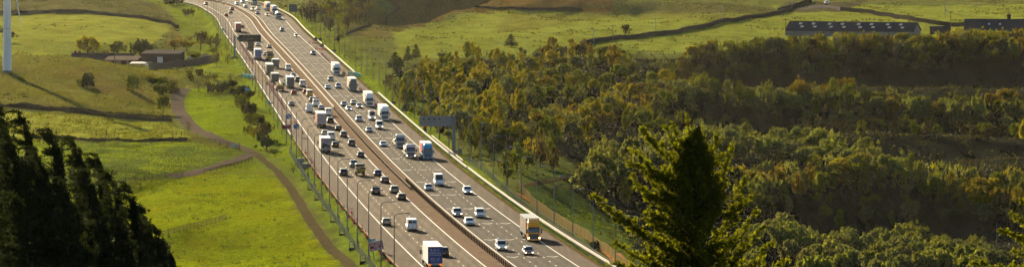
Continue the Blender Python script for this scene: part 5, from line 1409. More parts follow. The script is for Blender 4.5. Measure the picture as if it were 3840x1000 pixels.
def crown(kind, seed):
    rng = np.random.default_rng(seed); pts = []; ax = None
    def blob(c, r, n, sq=1.0):
        d = rng.normal(size=(n, 3)); d /= np.linalg.norm(d, axis=1)[:, None]; rr = rng.uniform(.2, 1.0, n) ** .5 * rng.choice([1.0, 1.0, 1.0, 1.28], n)
        return np.array(c) + d * rr[:, None] * np.array([r, r, r * sq])
    def plume(c, r, h, n):
        """an upright tuft of leafy shoots that narrows to a tip"""
        t = rng.uniform(0, 1, n) ** .8; a_ = rng.uniform(0, 2 * math.pi, n); q = r * np.sqrt(rng.uniform(0, 1, n)) * (1.05 - t) ** .6 * (.55 + .9 * t * (1 - t) * 2)
        lx, ly = rng.normal(size=2) * .16
        return np.stack([c[0] + np.cos(a_) * q + lx * h * t, c[1] + np.sin(a_) * q + ly * h * t, c[2] + h * (t - .35)], 1)
    if kind == 'willow':
        sx, sy = rng.uniform(.8, 1.15, 2)
        for k in range(62):
            an = rng.uniform(0, 2 * math.pi); ph = rng.uniform(-.25, 1.0); R = 3.0 * rng.uniform(.55, 1.05); e_ = math.sqrt(max(0, 1 - ph * ph * .85))
            pts.append(plume((R * e_ * sx * math.cos(an), R * e_ * sy * math.sin(an), 3.6 + ph * 2.7 * rng.uniform(.8, 1.1)), rng.uniform(.35, .8), rng.uniform(.9, 2.1), 46))
        size = .38
    elif kind == 'birch':
        for k in range(54):
            t = rng.uniform(0, 1); an = rng.uniform(0, 2 * math.pi); R = 2.0 * (math.sin(math.pi * (.12 + t * .82)) ** .8) * rng.uniform(.3, 1)
            pts.append(plume((R * math.cos(an), R * math.sin(an), 2.0 + t * 6.0), rng.uniform(.25, .55), rng.uniform(.8, 1.8), 40))
        size = .32
    elif kind == 'broad':
        for k in range(8):
            an = rng.uniform(0, 2 * math.pi); R = rng.uniform(.6, 2.5); c = np.array((R * math.cos(an), R * math.sin(an), rng.uniform(3.2, 6.3)))
            for j in range(7): pts.append(plume(c + rng.normal(size=3) * np.array([.8, .8, .6]), rng.uniform(.35, .75), rng.uniform(.8, 1.7), 44))
        size = .37
    elif kind == 'sparse':
        for k in range(46):
            t = rng.uniform(0, 1); an = rng.uniform(0, 2 * math.pi); R = 2.9 * math.sqrt(1 - (t - .35) ** 2 * 1.8) * rng.uniform(.35, 1)
            pts.append(plume((R * math.cos(an), R * math.sin(an), 2.0 + t * 5.2), rng.uniform(.2, .45), rng.uniform(.7, 1.6), 22))
        size = .20
    elif kind == 'shrub':
        for k in range(22):
            an = rng.uniform(0, 2 * math.pi); R = rng.uniform(.1, 1.25); pts.append(plume((R * math.cos(an), R * math.sin(an), rng.uniform(.4, 1.7)), rng.uniform(.25, .5), rng.uniform(.5, 1.1), 46))
        size = .30
    elif kind == 'pine':
        for t in np.linspace(0, 1, 13):
            R = 2.4 * (1 - t) ** .8 + .25; nb = int(5 + 5 * (1 - t))
            for j in range(nb):
                an = rng.uniform(0, 2 * math.pi)
                for s in np.linspace(.25, 1, 4): pts.append(blob((R * s * math.cos(an), R * s * math.sin(an), 1.8 + t * 7.6 - s * .35 * (1 - t)), .34, 14, .5))
        size = .26
    P = np.concatenate(pts); P = P[P[:, 2] > (.15 if kind == 'shrub' else 1.0)]
    V, Q = leaves_at(P, size, rng)
    me_ = np_mesh("crown", V, Q, DLEAF if kind == 'pine' else LEAF)
    # trunk and limbs
    b_ = MB(); H = {'willow': 4.2, 'birch': 7.4, 'broad': 5.2, 'sparse': 4.5, 'shrub': 1.2, 'pine': 9.0}[kind]; r0 = {'shrub': .09, 'birch': .15, 'pine': .18}.get(kind, .26)
    b_.tube((0, 0, -.6), (0, 0, H * .5), r0, r0 * .75, 7); b_.tube((0, 0, H * .5), (.1, .05, H), r0 * .75, r0 * .25, 7)
    for k in range(9 if kind != 'pine' else 0):
        an = rng.uniform(0, 6.28); z0 = H * rng.uniform(.25, .85); q = P[rng.integers(len(P))] * .86; mid = Vector((q[0] * .45, q[1] * .45, (z0 + q[2]) / 2 + .2))
        b_.tube((0, 0, z0), mid, r0 * .4, r0 * .25, 5); b_.tube(mid, Vector(q), r0 * .25, .02, 5)
    tm = b_.mesh("trunk"); tm.materials.append(BARK)
    return me_, tm
KINDS = {}
for k_, n_ in (('willow', 4), ('birch', 4), ('broad', 4), ('sparse', 3), ('shrub', 3), ('pine', 2)): KINDS[k_] = [crown(k_, 100 + i * 7 + len(k_)) for i in range(n_)]
KH = {'willow': 7.9, 'birch': 9.2, 'broad': 7.8, 'sparse': 7.9, 'shrub': 2.5, 'pine': 9.6}
KW = {'willow': 7.6, 'birch': 4.8, 'broad': 6.6, 'sparse': 6.2, 'shrub': 3.2, 'pine': 5.0}
KN = {'willow': ('willow_tree', 'tree'), 'birch': ('birch_tree', 'tree'), 'broad': ('broadleaf_tree', 'tree'), 'sparse': ('bare_tree', 'tree'), 'shrub': ('shrub', 'shrub'), 'pine': ('conifer_tree', 'conifer')}
SHAPE = {'willow': 'round bushy', 'birch': 'slim upright', 'broad': 'lumpy spreading', 'sparse': 'thin twiggy', 'shrub': 'low', 'pine': 'pointed'}
TREES = []
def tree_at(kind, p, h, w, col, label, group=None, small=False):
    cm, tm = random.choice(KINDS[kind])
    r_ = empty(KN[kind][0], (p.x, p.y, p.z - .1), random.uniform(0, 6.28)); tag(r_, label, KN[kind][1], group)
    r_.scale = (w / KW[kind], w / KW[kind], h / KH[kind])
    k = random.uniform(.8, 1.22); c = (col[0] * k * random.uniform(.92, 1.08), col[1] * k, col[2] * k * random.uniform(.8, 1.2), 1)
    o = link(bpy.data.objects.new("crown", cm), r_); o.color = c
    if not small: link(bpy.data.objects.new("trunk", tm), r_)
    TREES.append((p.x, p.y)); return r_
def tree_px(kind, u, vb, vt, wpx, col, label, group=None):
    p = hit(u, vb, 0, 1450. if 'cottages' in label or 'evergreen left' in label else 640.)
    if p is None: return
    s = FPX / p.y; wpx = wpx * (1.25 if kind == 'shrub' else 1); return tree_at(kind, p, (vb - vt) / s, wpx / s, col, label, group)
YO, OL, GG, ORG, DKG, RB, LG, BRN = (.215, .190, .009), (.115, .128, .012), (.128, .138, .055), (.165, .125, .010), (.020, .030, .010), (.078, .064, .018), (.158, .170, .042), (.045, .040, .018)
CN = {YO: 'yellow olive', OL: 'olive', GG: 'grey green', ORG: 'orange tinged', DKG: 'dark green', RB: 'rusty brown', LG: 'fresh green', BRN: 'dull brown'}
for k_, u, vb, vt, w, c_, lab in (
  ('willow', 330, 218, 128, 130, YO, "large thin yellow tree behind the farm cottages, left one of two"),
  ('willow', 442, 220, 145, 92, OL, "olive spreading tree behind the farm cottages, right one of two"),
  ('willow', 530, 234, 136, 96, DKG, "big dark rounded evergreen left of the farm barn"),
  ('shrub', 328, 328, 264, 52, DKG, "dark upright bush on the knoll, left one of two"),
  ('shrub', 300, 318, 290, 30, OL, "small bush beside the left dark bush on the knoll"),
  ('shrub', 499, 340, 265, 56, OL, "dark upright bush on the knoll, right one of two"),
  ('willow', 612, 432, 346, 66, OL, "bushy tree standing at the bend of the farm lane"),
  ('shrub', 612, 352, 306, 76, OL, "wide rounded bush above the bend of the farm lane"),
  ('shrub', 560, 306, 276, 34, OL, "small dark bush on the knoll's right slope"),
  ('shrub', 600, 318, 284, 60, OL, "olive bush behind the wide rounded bush at the lane bend"),
  ('shrub', 640, 332, 300, 46, RB, "brownish bush just left of the lane's bend top"),
  ('shrub', 570, 430, 412, 22, OL, "tiny bush near the end of the dark wall"),
  ('sparse', 708, 497, 450, 26, BRN, "little bare tree leaning beside the farm lane"),
  ('sparse', 360, 508, 464, 32, LG, "first of the small round-headed trees on the hedge line, from the left"),
  ('sparse', 400, 509, 462, 34, LG, "second small round-headed tree on the hedge line, the middle of three"),
  ('sparse', 431, 510, 466, 28, LG, "third small round-headed tree on the hedge line, right of three"),
  ('sparse', 604, 518, 480, 32, LG, "small bright bush on the hedge line near the lane, left of three"),
  ('sparse', 646, 518, 478, 32, LG, "small bright bush on the hedge line near the lane, middle of three"),
  ('sparse', 680, 518, 480, 30, LG, "small bright bush on the hedge line near the lane, right of three"),
  ('sparse', 212, 508, 462, 34, OL, "faint thin bush on the hedge line nearest the dark conifers"),
  ('broad', 22, 152, 104, 80, BRN, "dark rounded crown cut by the left edge behind the wind turbine"),  # dark brown rounded crown
  ('shrub', 815, 166, 142, 26, BRN, "small dark bush alone on the bank left of the dark gantry"),
  ('sparse', 812, 250, 190, 34, BRN, "dark upright tree left of the ramp fence"),
  ('sparse', 850, 200, 160, 30, BRN, "thin tree beside the cabinet on the left bank"),
  ('broad', 1000, 568, 500, 78, DKG, "big dark bush at the bottom corner of the bright field"),
  ('shrub', 968, 520, 470, 50, YO, "yellowish bush above the big dark corner bush"),
  ('shrub', 800, 345, 306, 44, DKG, "dark bush at the top left of the bright field's hedge"),
  ('shrub', 835, 348, 308, 40, DKG, "second dark bush at the top of the bright field's hedge"),
  ('shrub', 862, 340, 296, 48, DKG, "tallest dark bush at the top of the bright field's hedge"),
  ('shrub', 890, 372, 330, 44, DKG, "dark bush halfway along the bright field's hedge"),
  ('shrub', 918, 395, 352, 46, OL, "olive bush halfway along the bright field's hedge"),
  ('shrub', 912, 352, 318, 40, DKG, "dark bush right behind the bright field's hedge top"),
  ('shrub', 938, 425, 380, 40, DKG, "dark bush low on the bright field's hedge"),
  ('shrub', 945, 462, 420, 46, OL, "olive bush low on the bright field's hedge"),
  ('shrub', 975, 455, 425, 40, OL, "olive bush on the bank right of the bright field"),
  ('shrub', 930, 500, 466, 36, OL, "small bush above the big dark corner bush, to the left"),
  ('sparse', 1100, 650, 610, 44, BRN, "bare brownish bush on the bank beside the grey cabinets"),
  ('sparse', 780, 350, 262, 60, BRN, "bare thicket tree above the bright field, left one"),
  ('sparse', 745, 345, 290, 44, BRN, "bare thicket tree above the bright field's left end"),
  ('broad', 752, 190, 112, 66, RB, "dense brown-green tree right of the farm, taller one"),
  ('broad', 790, 180, 128, 50, OL, "olive tree beside the dense brown-green tree"),
  ('birch', 814, 182, 122, 28, RB, "reddish-brown upright tree near the left verge lamps"),
  ('broad', 700, 192, 140, 70, ORG, "orange-brown bush mass behind the farm barn"),
  ('broad', 655, 190, 146, 60, ORG, "orange-brown bush behind the farm barn roof"),
  ('shrub', 730, 222, 190, 60, OL, "low olive bush behind the white farm van"),
  ('shrub', 705, 62, 28, 44, OL, "dark bush near the top left bend of the motorway"),
  ('shrub', 650, 20, -8, 60, BRN, "dark bush cut by the top edge left of the motorway bend"),
  ('shrub', 780, 165, 140, 44, OL, "bush below the dense brown-green tree"),
  ('broad', 2345, 143, 88, 40, BRN, "round dark tree standing alone in the upper meadow beside the field bank"),
  ('pine', 1916, 178, 128, 50, DKG, "dark conifer standing above the wood's crest"),
  ('pine', 1560, 225, 165, 40, DKG, "pointed conifer at the wood's top left corner, right one"),
  ('pine', 1530, 235, 172, 36, DKG, "pointed conifer at the wood's top left corner, left one"),
  ('pine', 1482, 262, 195, 60, DKG, "leaning dark conifer at the wood's left edge beside the lamps"),
  ('pine', 1500, 300, 215, 60, DKG, "dark conifer at the wood's left edge, lowest of the group"),
  ('broad', 1745, 300, 240, 40, DKG, "dark evergreen in the middle of the yellow left wood"),
  ('broad', 1270, 165, 128, 36, BRN, "small dark tree among the right verge lamps"),
  ('willow', 1885, 555, 466, 130, OL, "big round green bush below the wood near the right verge"),
  ('willow', 1790, 545, 480, 90, OL, "rounded bush right of the gantry leg"),
  ('shrub', 2230, 935, 895, 44, DKG, "small dark bush inside the wooden paling fence"),
  ('willow', 3850, 560, 430, 80, YO, "yellow-green tree cut by the right edge halfway up"),
): tree_px(k_, u, vb, vt, w, c_, lab)

def sp_ok(x, y, dmin, L):
    for a_, b_ in L:
        if abs(a_ - x) < dmin and abs(b_ - y) < dmin * 1.6: return False
    return True
COUNT = {}
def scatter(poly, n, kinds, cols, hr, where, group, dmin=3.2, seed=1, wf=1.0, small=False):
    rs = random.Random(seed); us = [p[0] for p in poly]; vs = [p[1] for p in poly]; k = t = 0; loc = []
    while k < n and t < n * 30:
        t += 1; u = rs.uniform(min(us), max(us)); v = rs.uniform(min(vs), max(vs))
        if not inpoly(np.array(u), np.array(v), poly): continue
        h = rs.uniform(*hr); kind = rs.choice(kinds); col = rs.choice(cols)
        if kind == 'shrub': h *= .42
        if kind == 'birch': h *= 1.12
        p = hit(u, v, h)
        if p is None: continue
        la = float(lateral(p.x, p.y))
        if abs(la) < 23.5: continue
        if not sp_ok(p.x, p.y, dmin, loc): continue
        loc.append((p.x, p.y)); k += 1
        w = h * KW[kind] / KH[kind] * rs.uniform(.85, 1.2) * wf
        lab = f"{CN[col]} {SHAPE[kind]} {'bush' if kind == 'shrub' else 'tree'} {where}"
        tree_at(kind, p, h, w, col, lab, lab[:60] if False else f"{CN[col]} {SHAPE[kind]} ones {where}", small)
    return k
def band(pts, dv):   # polygon from a top line thickened downwards
    return pts + [(u, v + dv) for u, v in reversed(pts)]
# left wood, lit yellow and olive
L1 = [(1500,300),(1545,235),(1610,205),(1680,172),(1740,150),(1830,140),(1900,152),(1950,172),(2040,150),(2060,135)]
scatter([(1500,300),(1545,235),(1610,205),(1680,172),(1740,150),(1830,140),(1900,152),(1960,175),(2020,180),(2000,300),(1900,400),(1800,430),(1680,400),(1560,370)], 125,
        ['birch', 'broad', 'willow', 'birch'], [YO, YO, YO, OL, YO, LG, OL, YO, GG], (5.5, 8.5), "in the left wood above the gantry", "", 2.5, 3)
scatter([(2000,165),(2060,132),(2130,150),(2200,145),(2250,150),(2380,178),(2520,205),(2540,300),(2400,420),(2150,450),(2000,420),(1980,250)], 118,
        ['birch', 'willow', 'broad', 'willow'], [YO, GG, OL, YO, OL, ORG, GG, OL, RB], (5.5, 8.5), "along the crest left of the barn", "", 2.5, 4)
scatter([(2030,132),(2140,128),(2250,150),(2330,165),(2180,175),(2050,165)], 9, ['birch', 'birch'], [YO, ORG], (8, 10), "on the skyline below the T-shaped pole", "", 3, 41)
scatter([(1570,420),(1700,430),(1900,440),(2100,450),(2160,520),(2080,560),(1920,560),(1800,545),(1740,560),(1640,470)], 34,
        ['broad', 'willow', 'shrub', 'sparse', 'birch'], [OL, OL, RB, YO, DKG, BRN], (4.5, 7.5), "at the wood's foot beside the gantry", "", 2.8, 5)
# crest row on the right
C1 = [(2545,192),(2600,160),(2680,138),(2760,142),(2850,130),(2950,120),(3050,120),(3200,108),(3330,114),(3460,118),(3600,98),(3720,104),(3860,98)]
scatter(band(C1, 42), 92, ['birch', 'broad', 'willow', 'sparse', 'broad'], [OL, OL, YO, ORG, GG, OL, LG, RB], (6, 9), "in the top row below the long barn", "", 3.0, 6)
scatter(band([(u, v + 2) for u, v in C1], 10), 44, ['broad', 'birch', 'willow', 'sparse'], [OL, YO, GG, ORG, LG, OL], (6, 8.5), "on the skyline in front of the long barn", "", 2.6, 61)
scatter(band([(u, v + 62) for u, v in C1], 58), 110, ['broad', 'birch', 'willow', 'broad'], [BRN, DKG, OL, BRN, GG], (5, 7), "in the shade under the top row", "", 2.7, 7)  # mostly dark leaf colours, painting shade into the gap below the row
# second row
C2 = [(2420,300),(2560,262),(2700,275),(2850,268),(3000,285),(3180,272),(3330,305),(3480,325),(3640,330),(3760,308),(3860,335)]
scatter(band(C2, 60), 70, ['willow', 'broad', 'willow', 'birch'], [GG, OL, LG, GG, ORG, OL], (8, 11), "in the second row down the right slope", "", 3.3, 8)
scatter(band([(2420,400),(2700,380),(3000,380),(3400,400),(3860,420)], 56), 110, ['broad', 'willow', 'birch'], [BRN, DKG, OL, BRN, GG], (5, 7), "in the dark hollow below the second row", "", 2.8, 9)  # leaf colours kept dark to deepen the hollow's shade
# third row, pale grey green
C3 = [(2180,560),(2260,515),(2380,495),(2550,470),(2700,455),(2860,440),(2950,462),(3080,462),(3200,475),(3300,520)]
scatter(band(C3, 80), 74, ['willow', 'willow', 'broad'], [GG, LG, GG, LG], (8, 11), "in the wood's pale middle row", "", 3.3, 10)
scatter([(2150,600),(2250,560),(2450,560),(2600,580),(2700,640),(2500,700),(2300,690),(2180,670)], 26, ['willow', 'birch', 'broad'], [YO, OL, GG, BRN], (5, 7.5), "on the valley side right of the dirt footpath", "", 3.2, 11)
# fourth row, orange and green
C4 = [(2760,610),(2880,592),(3000,580),(3100,560),(3200,570),(3330,550),(3450,560),(3560,600),(3700,612),(3860,622)]
scatter(band(C4, 85), 66, ['broad', 'birch', 'willow', 'sparse'], [ORG, OL, OL, LG, LG, YO], (8, 11), "in the orange row low on the right", "", 3.2, 12)
scatter(band([(2700,700),(2900,690),(3200,700),(3860,710)], 80), 95, ['broad', 'birch', 'willow'], [BRN, DKG, OL, BRN, GG], (5, 7), "in the dark band above the pale bottom trees", "", 2.8, 13)  # dark foliage again stands in for shade between the rows
# bottom row, pale green
C5 = [(2790,830),(2850,800),(2960,788),(3060,812),(3180,845),(3300,838),(3420,815),(3520,795),(3620,815),(3680,860),(3740,915)]
scatter(band(C5, 130), 74, ['willow', 'willow', 'broad'], [GG, LG, GG, LG], (7.5, 10), "in the pale bottom right row", "", 3.0, 14)
scatter(band([(2420,840),(2600,860),(2780,900),(2900,960)], 90), 16, ['willow', 'broad'], [GG, BRN], (6, 8), "behind the foreground tree's lower branches", "", 3.4, 15)
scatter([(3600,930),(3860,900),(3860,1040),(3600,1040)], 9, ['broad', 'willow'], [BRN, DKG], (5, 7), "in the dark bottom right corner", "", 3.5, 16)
# far slope right of the motorway top
scatter([(1110,-10),(1420,-10),(1400,10),(1330,50),(1290,62),(1250,60),(1200,40),(1120,20)], 48, ['broad', 'sparse', 'broad'], [BRN, OL, RB, BRN], (5, 8), "on the hazy slope by the motorway's far end", "", 3.4, 17)
scatter([(1180,40),(1300,60),(1290,100),(1230,80)], 6, ['broad', 'sparse'], [BRN, OL], (5, 7), "low on the slope above the right lamps", "", 3.4, 18)
scatter([(1510,380),(1640,410),(1660,500),(1560,440)], 12, ['shrub', 'broad'], [OL, RB, BRN], (4, 6), "just above the cantilever gantry panel", "", 2.6, 19)
scatter([(640,95),(700,100),(720,150),(640,150)], 9, ['shrub', 'sparse'], [OL, ORG, RB], (3, 6), "between the far meadow and the farm", "", 3, 20)
scatter([(1420,270),(1500,280),(1520,330),(1440,310)], 7, ['shrub', 'sparse'], [BRN, RB], (4, 6), "in the thicket left of the wood", "", 2.6, 22)

scatter([(790,70),(840,110),(870,170),(850,215),(800,200),(770,120)], 9, ['shrub', 'sparse'], [BRN, OL], (4, 6), "on the left bank above the dark gantry", "", 3, 24)
scatter([(700,255),(800,245),(880,260),(900,300),(820,300),(720,300)], 9, ['shrub', 'sparse'], [BRN, OL, RB], (4, 6), "in the rough hollow below the farm wall", "", 3, 25)
scatter([(540,290),(620,285),(680,300),(660,330),(600,330)], 8, ['shrub'], [OL, DKG, RB], (4, 6), "above the bend of the farm lane", "", 2.5, 26)
scatter([(1080,585),(1180,680),(1120,660),(1070,600)], 4, ['shrub'], [BRN, OL], (3, 4), "on the bank beside the grey cabinets", "", 2, 27)
scatter([(860,290),(930,330),(985,430),(1010,500),(960,490),(915,400),(850,330)], 20, ['shrub', 'shrub', 'broad'], [DKG, OL, OL, BRN], (4, 6.5), "along the hedge between the bright field and the lamps", "", 1.8, 28)
# undergrowth of the wood: bracken and bramble that nobody could count
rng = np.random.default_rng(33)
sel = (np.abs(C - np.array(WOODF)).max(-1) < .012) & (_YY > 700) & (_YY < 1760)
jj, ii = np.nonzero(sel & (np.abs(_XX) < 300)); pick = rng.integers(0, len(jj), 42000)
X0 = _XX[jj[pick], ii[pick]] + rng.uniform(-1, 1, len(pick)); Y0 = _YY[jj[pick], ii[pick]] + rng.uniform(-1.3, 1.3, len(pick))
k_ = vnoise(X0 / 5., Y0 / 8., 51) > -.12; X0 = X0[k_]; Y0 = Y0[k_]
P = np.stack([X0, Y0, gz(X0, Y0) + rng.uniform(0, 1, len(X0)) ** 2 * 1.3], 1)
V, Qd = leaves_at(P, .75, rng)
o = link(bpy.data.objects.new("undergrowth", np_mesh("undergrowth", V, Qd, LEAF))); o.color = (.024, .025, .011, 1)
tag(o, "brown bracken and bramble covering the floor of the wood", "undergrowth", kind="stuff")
# rough grass tufts on the pastures
GR = mat("grass_tuft", rough=.8, spec=.1, objcol=True, var=.35, vscale=.3, transl=(.5, (1.35, 1.3, .6)))
def tufts(name, label, mask, n, col, size, lift, seed):
    rng = np.random.default_rng(seed); jj, ii = np.nonzero(mask & (np.abs(_XX) < 330)); pick = rng.integers(0, len(jj), n)
    X0 = _XX[jj[pick], ii[pick]] + rng.uniform(-1, 1, n); Y0 = _YY[jj[pick], ii[pick]] + rng.uniform(-1.3, 1.3, n)
    k_ = vnoise(X0 / 4., Y0 / 9., seed) > -.1
    for lx, ly in LANES: k_ &= (np.abs(X0 - lx) > 3.4) | (np.abs(Y0 - ly) > 3.4)
    X0 = X0[k_]; Y0 = Y0[k_]
    P = np.stack([X0, Y0, gz(X0, Y0) + lift], 1)
    V, Qd = leaves_at(P, size, rng, 1.2, np.array([0, 0, 1.6]), .8)
    o = link(bpy.data.objects.new(name, np_mesh(name, V, Qd, GR))); o.color = (*col, 1); tag(o, label, "grass", kind="stuff")
inview = (_U > -60) & (_U < 3900) & (_V > -20) & (_V < 1040)
lush = inview & (C[..., 1] > C[..., 0] * 1.12) & (C[..., 1] > .07) & (np.abs(LAT) > 19.5) & (LAT < 24)
tufts("grass_tufts", "bright tufts of long grass over the left fields and verges", lush, 90000, (.115, .145, .007), .26, .08, 61)
rgh = inview & (C[..., 1] > .06) & ~lush & (LAT < -22) & (_YY < 1460)
tufts("rough_grass", "brownish tussocks over the rough pastures and knoll", rgh, 45000, (.085, .085, .016), .34, .10, 62)
past = inview & (C[..., 1] > .05) & (np.abs(LAT) > 24)
def flecks(name, label, mask, n, col, size, seed, thr):
    rng = np.random.default_rng(seed); jj, ii = np.nonzero(mask & (np.abs(_XX) < 330)); pick = rng.integers(0, len(jj), n)
    X0 = _XX[jj[pick], ii[pick]] + rng.uniform(-1, 1, n); Y0 = _YY[jj[pick], ii[pick]] + rng.uniform(-1.3, 1.3, n)
    k_ = vnoise(X0 / 14., Y0 / 26., seed) + .4 * vnoise(X0 / 3., Y0 / 4., seed + 1) > thr
    for lx, ly in LANES: k_ &= (np.abs(X0 - lx) > 3.6) | (np.abs(Y0 - ly) > 3.6)
    X0 = X0[k_]; Y0 = Y0[k_]; m = len(X0); X1 = np.repeat(X0, 6) + rng.normal(size=6 * m) * .28; Y1 = np.repeat(Y0, 6) + rng.normal(size=6 * m) * .28
    P = np.stack([X1, Y1, gz(X1, Y1) + rng.uniform(.05, .42, 6 * m)], 1)
    V, Qd = leaves_at(P, size, rng, 1.3)
    o = link(bpy.data.objects.new(name, np_mesh(name, V, Qd, GR))); o.color = (*col, 1); tag(o, label, "rushes", kind="stuff")
flecks("rush_clumps", "dark clumps of rushes dotted over the rough pastures and moor", past & ~lush & (C[..., 1] < .19), 12000, (.040, .042, .012), .42, 71, .08)
flecks("dock_clumps", "small darker weeds dotted over the near green fields", past & (_YY < 1200), 5000, (.055, .075, .008), .30, 73, .1)

# ------------------------------------------------------------------ foreground trees and the bird
def px3(u, v, D): return Vector(((u - 1920) * D / FPX, D, HC - (v - YH) * D / FPX))
# dark windswept conifers, bottom left
CBARK = mat("conifer_bark", (.05, .038, .028), .9)
def spire(i, u, vt, D, lean, R, label):
    rng = np.random.default_rng(200 + i); top = px3(u, vt, D); base = Vector((top.x + lean * .3, top.y, g(top.x, top.y))); H = top.z - base.z
    r_ = tag(empty("cypress_tree", base), label, "conifer", "dark wind-bent conifers at the bottom left")
    def axis(t):   # t from top, metres down
        bend = np.exp(-t / .9); return np.stack([top.x - base.x + lean * .25 * np.minimum(t / H, 1) - .75 * bend + .2, 0 * t, H - t + .0], -1)
    b_ = MB(); pr = None
    for t in (0, .4, 1, 2, 4, 8, H):
        q = Vector(axis(np.array(float(t))));
        if t == H: q.z = -.5
        if pr is not None: b_.tube(pr, q, .012 + pt * .012, .012 + min(t, 14) * .012, 6)
        pr, pt = q, t
    b_.build("trunk", CBARK, r_)
    # boughs rise from the stem, each clothed in short sprays and bent to the left by the wind
    pts = []; dirs = []
    for k in range(64):
        t = .25 + (rng.uniform(0, 1) ** 1.1) * (min(H, 12.5) - .25); an = rng.uniform(0, 2 * math.pi); c = axis(np.array(t)); dx, dy = math.cos(an), math.sin(an)
        Lb = (.18 + R * 1.55 * (min(t, 5.5) / 5.0) ** 1.1) * rng.uniform(.45, 1.25); rise = rng.uniform(.45, .85)
        ns = int(4 + Lb * 8)
        for j in range(ns):
            s0 = (j + rng.uniform(.2, 1)) / ns; o_ = Lb * s0
            p0 = np.array([c[0] + dx * o_ * .85 - .30 * Lb * s0 ** 2, dy * o_ * .85, c[2] + o_ * rise - .25 * Lb * s0 ** 2.5])
            m = int(rng.integers(22, 44)); s = rng.uniform(0, 1, m); Ls = rng.uniform(.22, .55) * (1.25 - .5 * s0)
            sd = np.array([dx * .45 - .75, dy * .6, .85]) + rng.normal(size=3) * .55; sd /= np.linalg.norm(sd)
            q = p0 + sd * (Ls * s)[:, None] + np.stack([-.22 * Ls * s ** 2, 0 * s, -.15 * Ls * s ** 2], 1) + rng.normal(size=(m, 3)) * (.045 * (1 - s[:, None]) + .016)
            pts.append(q); dirs.append(np.tile(sd + np.array([-.35, 0, 0]), (m, 1)))
    # the leader, blown over to the left
    for k in range(9):
        m = 70; s = rng.uniform(0, 1, m); a0 = rng.uniform(-.25, .9); c = axis(np.array(rng.uniform(0, .8)))
        q = np.stack([c[0] + .1 - .95 * s ** 1.5 * (1 - a0 * .3), rng.uniform(-.1, .1) + 0 * s, c[2] + a0 * .28 + .42 * s - .33 * s ** 2.4], 1) + rng.normal(size=(m, 3)) * .028
        pts.append(q); dirs.append(np.stack([-.4 - s, 0 * s, .8 - s], 1))
    P = np.concatenate(pts); Dv = np.concatenate(dirs)
    n = len(P); a_ = Dv + rng.normal(size=(n, 3)) * .38; a_ /= np.linalg.norm(a_, axis=1)[:, None]
    b2 = np.cross(a_, rng.normal(size=(n, 3))); b2 /= np.linalg.norm(b2, axis=1)[:, None]
    L = rng.uniform(.08, .20, n)[:, None]; W = rng.uniform(.012, .030, n)[:, None]
    V = np.stack([P - b2 * W * .6, P + a_ * L * .5 - b2 * W, P + a_ * L, P + a_ * L * .5 + b2 * W], 1).reshape(-1, 3)
    # dense inner foliage round the stem
    m = 6500; t = rng.uniform(.03, 1, m) ** .8 * min(H, 14); an = rng.uniform(0, 2 * math.pi, m); rr = (.03 + R * .62 * (np.minimum(t, 6) / 5) ** 1.1) * np.sqrt(rng.uniform(0, 1, m))
    c = axis(t); P2 = c + np.stack([np.cos(an) * rr, np.sin(an) * rr, rng.normal(size=m) * .1], 1)
    V2, Q2 = leaves_at(P2, .17, rng); V = np.concatenate([V, V2]); Qd = np.arange(len(V)).reshape(-1, 4)
    o = link(bpy.data.objects.new("foliage", np_mesh("foliage", V, Qd, CONL)), r_); o.color = (.017, .023, .009, 1)
CONL = mat("conifer_foliage", rough=.7, spec=.04, objcol=True, var=.4, vscale=3, transl=(.30, (1.8, 1.8, .7)))
for i, (u, vt, D, lean, R, lab) in enumerate((
    (10, 392, 214, 0, 1.0, "dark conifer with the tallest top, cut by the left edge"),
    (104, 436, 207, .4, .95, "dark conifer with a top hooked to the left, second from the left edge"),
    (212, 486, 212, .3, 1.0, "dark conifer with a bent top, third from the left edge"),
    (300, 530, 205, .4, 1.05, "dark conifer with feathery bent top, fourth from the left edge"),
    (382, 580, 214, .4, 1.0, "dark conifer in the middle of the row, fifth from the left edge"),
    (60, 520, 198, 0, 1.1, "dark conifer in front between the first two spires"),
    (160, 560, 199, 0, 1.1, "dark conifer in front below the hooked top"),
    (440, 655, 207, .3, 1.0, "dark conifer where the row starts to fall away"),
    (500, 690, 202, .2, .95, "dark conifer with a spiky shoulder on the falling outline"),
    (552, 775, 206, .2, .9, "dark conifer low on the falling outline"),
    (605, 850, 203, .1, .8, "second lowest dark conifer at the bottom left"),
    (648, 915, 205, .1, .7, "lowest dark conifer ending the row at the photo's bottom"),
    (250, 680, 196, 0, 1.3, "front dark conifer filling the middle of the mass"),
    (390, 800, 197, 0, 1.2, "front dark conifer filling the lower right of the mass"),
    (90, 740, 194, 0, 1.3, "front dark conifer filling the lower left of the mass"),
    (35, 470, 201, 0, 1.2, "dark conifer squeezed between the tallest and the hooked top"),
    (150, 600, 196, 0, 1.4, "front dark conifer under the bent third top"),
    (345, 640, 200, 0, 1.3, "dark conifer behind the middle of the falling outline"),
    (470, 820, 197, 0, 1.2, "front dark conifer low under the spiky shoulder"),
    (540, 900, 198, 0, 1.0, "front dark conifer nearest the bottom of the falling outline"),
)): spire(i, u, vt, D, lean, R, lab)

